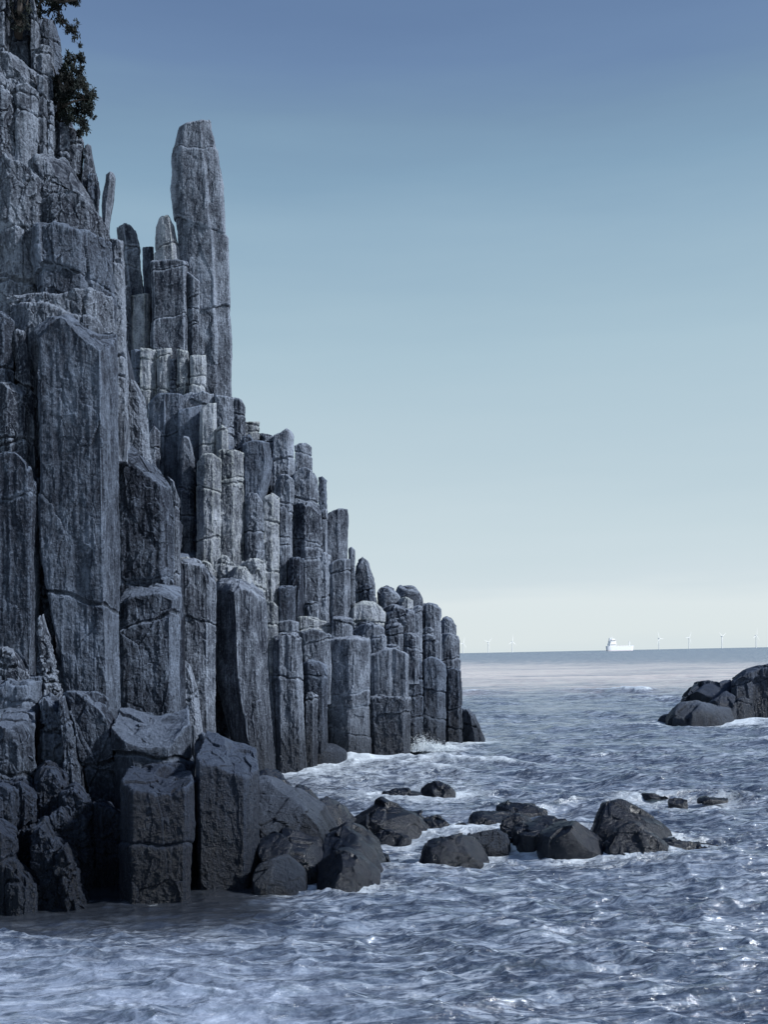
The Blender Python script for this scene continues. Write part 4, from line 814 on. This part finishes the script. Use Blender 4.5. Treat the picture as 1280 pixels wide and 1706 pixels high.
def ship():
    Y = 5200.0; root = bpy.data.objects.new('cargo_ship', None); col.objects.link(root)
    p = W(1034, 1083, Y); root.location = (p.x, Y, 0); root.rotation_euler = (0, 0, R(33)); root.scale = (1.36, 1, 1.15)
    tag(root, 'pale cargo ship with white bridge at its left end, on the horizon', 'ship', None, 'thing')
    def hull(name, z0, z1, grow, mat):
        V, Fc = [], []; st = np.linspace(-1, 1, 25)
        for z, g in ((z0, 0), (z1, grow)):
            for s in st:
                hw = 11*(1-max(0, (s-.72)/.28)**2.0)*(1-max(0, (-s-.8)/.2)**2*.45)
                x = s*(68+g*2.2)+(g*1.4 if s > .8 else 0)
                sheer = (2.6*max(0, (s-.7)/.3)**1.5+1.2*max(0, (-s-.8)/.2))*(1 if g else 0)
                V.append((x, -max(hw, .3), z+sheer)); V.append((x, max(hw, .3), z+sheer))
        n = len(st)
        for i in range(n-1):
            a = 2*i; b = 2*n+2*i
            Fc += [(a, a+2, b+2, b), (a+3, a+1, b+1, b+3), (b, b+2, b+3, b+1)]
        Fc += [(0, 2*n, 2*n+1, 1), (2*n-2, 2*n-1, 4*n-1, 4*n-2)]
        me = bpy.data.meshes.new(name); me.from_pydata(V, [], Fc); me.materials.append(mat); return link(name, me, root)
    hull('hull', 3.5, 21, 1, M_hull); hull('lower_hull', -3, 3.5, 0.01, M_red)
    s_ = boxes('bridge_house', [(-58, -26, -10, 10, 21, 34), (-55, -28, -9.5, 9.5, 34, 44), (-50, -30, -12, 12, 44, 50), (-48, -34, -8, 8, 50, 54)], M_white, root)
    boxes('window', [(-49, -31, -12.3, -12.05, 46, 48.4)], M_win, s_)
    for z in (25, 29): boxes('window', [(-56, -28, -10.3, -10.05, z, z+1.5)], M_win, s_)
    boxes('funnel', [(-56, -48, -4, 4, 44, 58, 1)], M_hull, root)
    boxes('mast', [(-41.5, -40.5, -.5, .5, 54, 66), (-44, -38, -.3, .3, 60, 60.8)], M_white, root)
    cr = boxes('foremast', [(48, 51, -1.5, 1.5, 21, 42, .5), (44, 55, -.6, .6, 34, 35.5), (46.5, 52.5, -3, 3, 39, 40)], M_white, root)
    boxes('hatch_covers', [(x, x+12, -8, 8, 21, 23.6, .3) for x in (-20, -5, 10, 25)], M_deck, root)
    boxes('railing', [(-66, 60, -10.9, -10.7, 22.3, 22.7)]+[(x, x+.5, -10.9, -10.7, 21, 22.4) for x in range(-64, 60, 6)], M_white, root)
ship()
# ---------------------------------------------------------------- wind turbines
def turbine():
    root = bpy.data.objects.new('wind_turbine', None); col.objects.link(root)
    V, Q = [], []; tube(V, Q, [(0, 0, -2), (0, 0, 45), (0, 0, 96)], 3.4, 2.0, 14)
    me = bpy.data.meshes.new('tower'); me.from_pydata(V, [], Q); me.materials.append(M_white); link('tower', me, root)
    n = boxes('nacelle', [(-2.6, 2.6, -5, 9, 94, 99.5, .6)], M_white, root)
    V, Q = [], []; tube(V, Q, [(0, -5, 96.8), (0, -7.5, 96.8), (0, -9, 96.8)], 2.4, .6, 10)
    me = bpy.data.meshes.new('hub'); me.from_pydata(V, [], Q); me.materials.append(M_white); link('hub', me, root)
    V, Fc = [], []; m = 12
    for i in range(m):
        t = i/(m-1); r = 1.5+58*t; c = (2.0+2.6*math.sin(min(1, t*5)*math.pi/2))*(1-.78*t)
        V += [(-c*.35, -.35*(1-t), r), (0, -.7*(1-t)-.1, r), (c*.65, 0, r), (0, .7*(1-t)+.1, r)]
        if i:
            b = 4*(i-1)
            for k in range(4): Fc.append((b+k, b+(k+1) % 4, b+4+(k+1) % 4, b+4+k))
    Fc += [(0, 1, 2, 3), (4*m-1, 4*m-2, 4*m-3, 4*m-4)]
    bm_ = bpy.data.meshes.new('blade'); bm_.from_pydata(V, [], Fc); bm_.materials.append(M_white)
    for k in range(3):
        o = link('blade', bm_, root, (0, -7, 96.8)); o.rotation_euler = (0, R(120*k), 0)
    return root
T0 = turbine()
spots = [(772, 9600, 20, 'wind turbine nearest the cliff, just clear of its seaward edge'),
         (814, 9300, 50, 'second wind turbine out from the cliff'), (854, 9000, 5, 'third wind turbine out from the cliff, left of the cargo ship'),
         (1099, 8700, 95, 'first wind turbine to the right of the cargo ship'), (1149, 8600, 30, 'second wind turbine to the right of the cargo ship'),
         (1204, 8200, 62, 'wind turbine showing above the left part of the islet'), (1261, 8000, 12, 'wind turbine above the tall block of the islet, last at the picture edge')]
kids = list(T0.children)
for i, (px, Y, rot, lb) in enumerate(spots):
    if i == 0: o, ks = T0, kids
    else:
        o = T0.copy(); col.objects.link(o); ks = []
        for c in kids:
            d = c.copy(); col.objects.link(d); d.parent = o; ks.append(d)
    p = W(px, 1085, Y); o.location = (p.x, Y, 0); o.rotation_euler = (0, 0, R(42))
    b3 = [c for c in ks if c.name.startswith('blade')]
    for k, c in enumerate(b3): c.rotation_euler = (0, R(120*k+rot), 0)
    tag(o, lb, 'wind turbine', 'wind turbines along the horizon', 'thing')
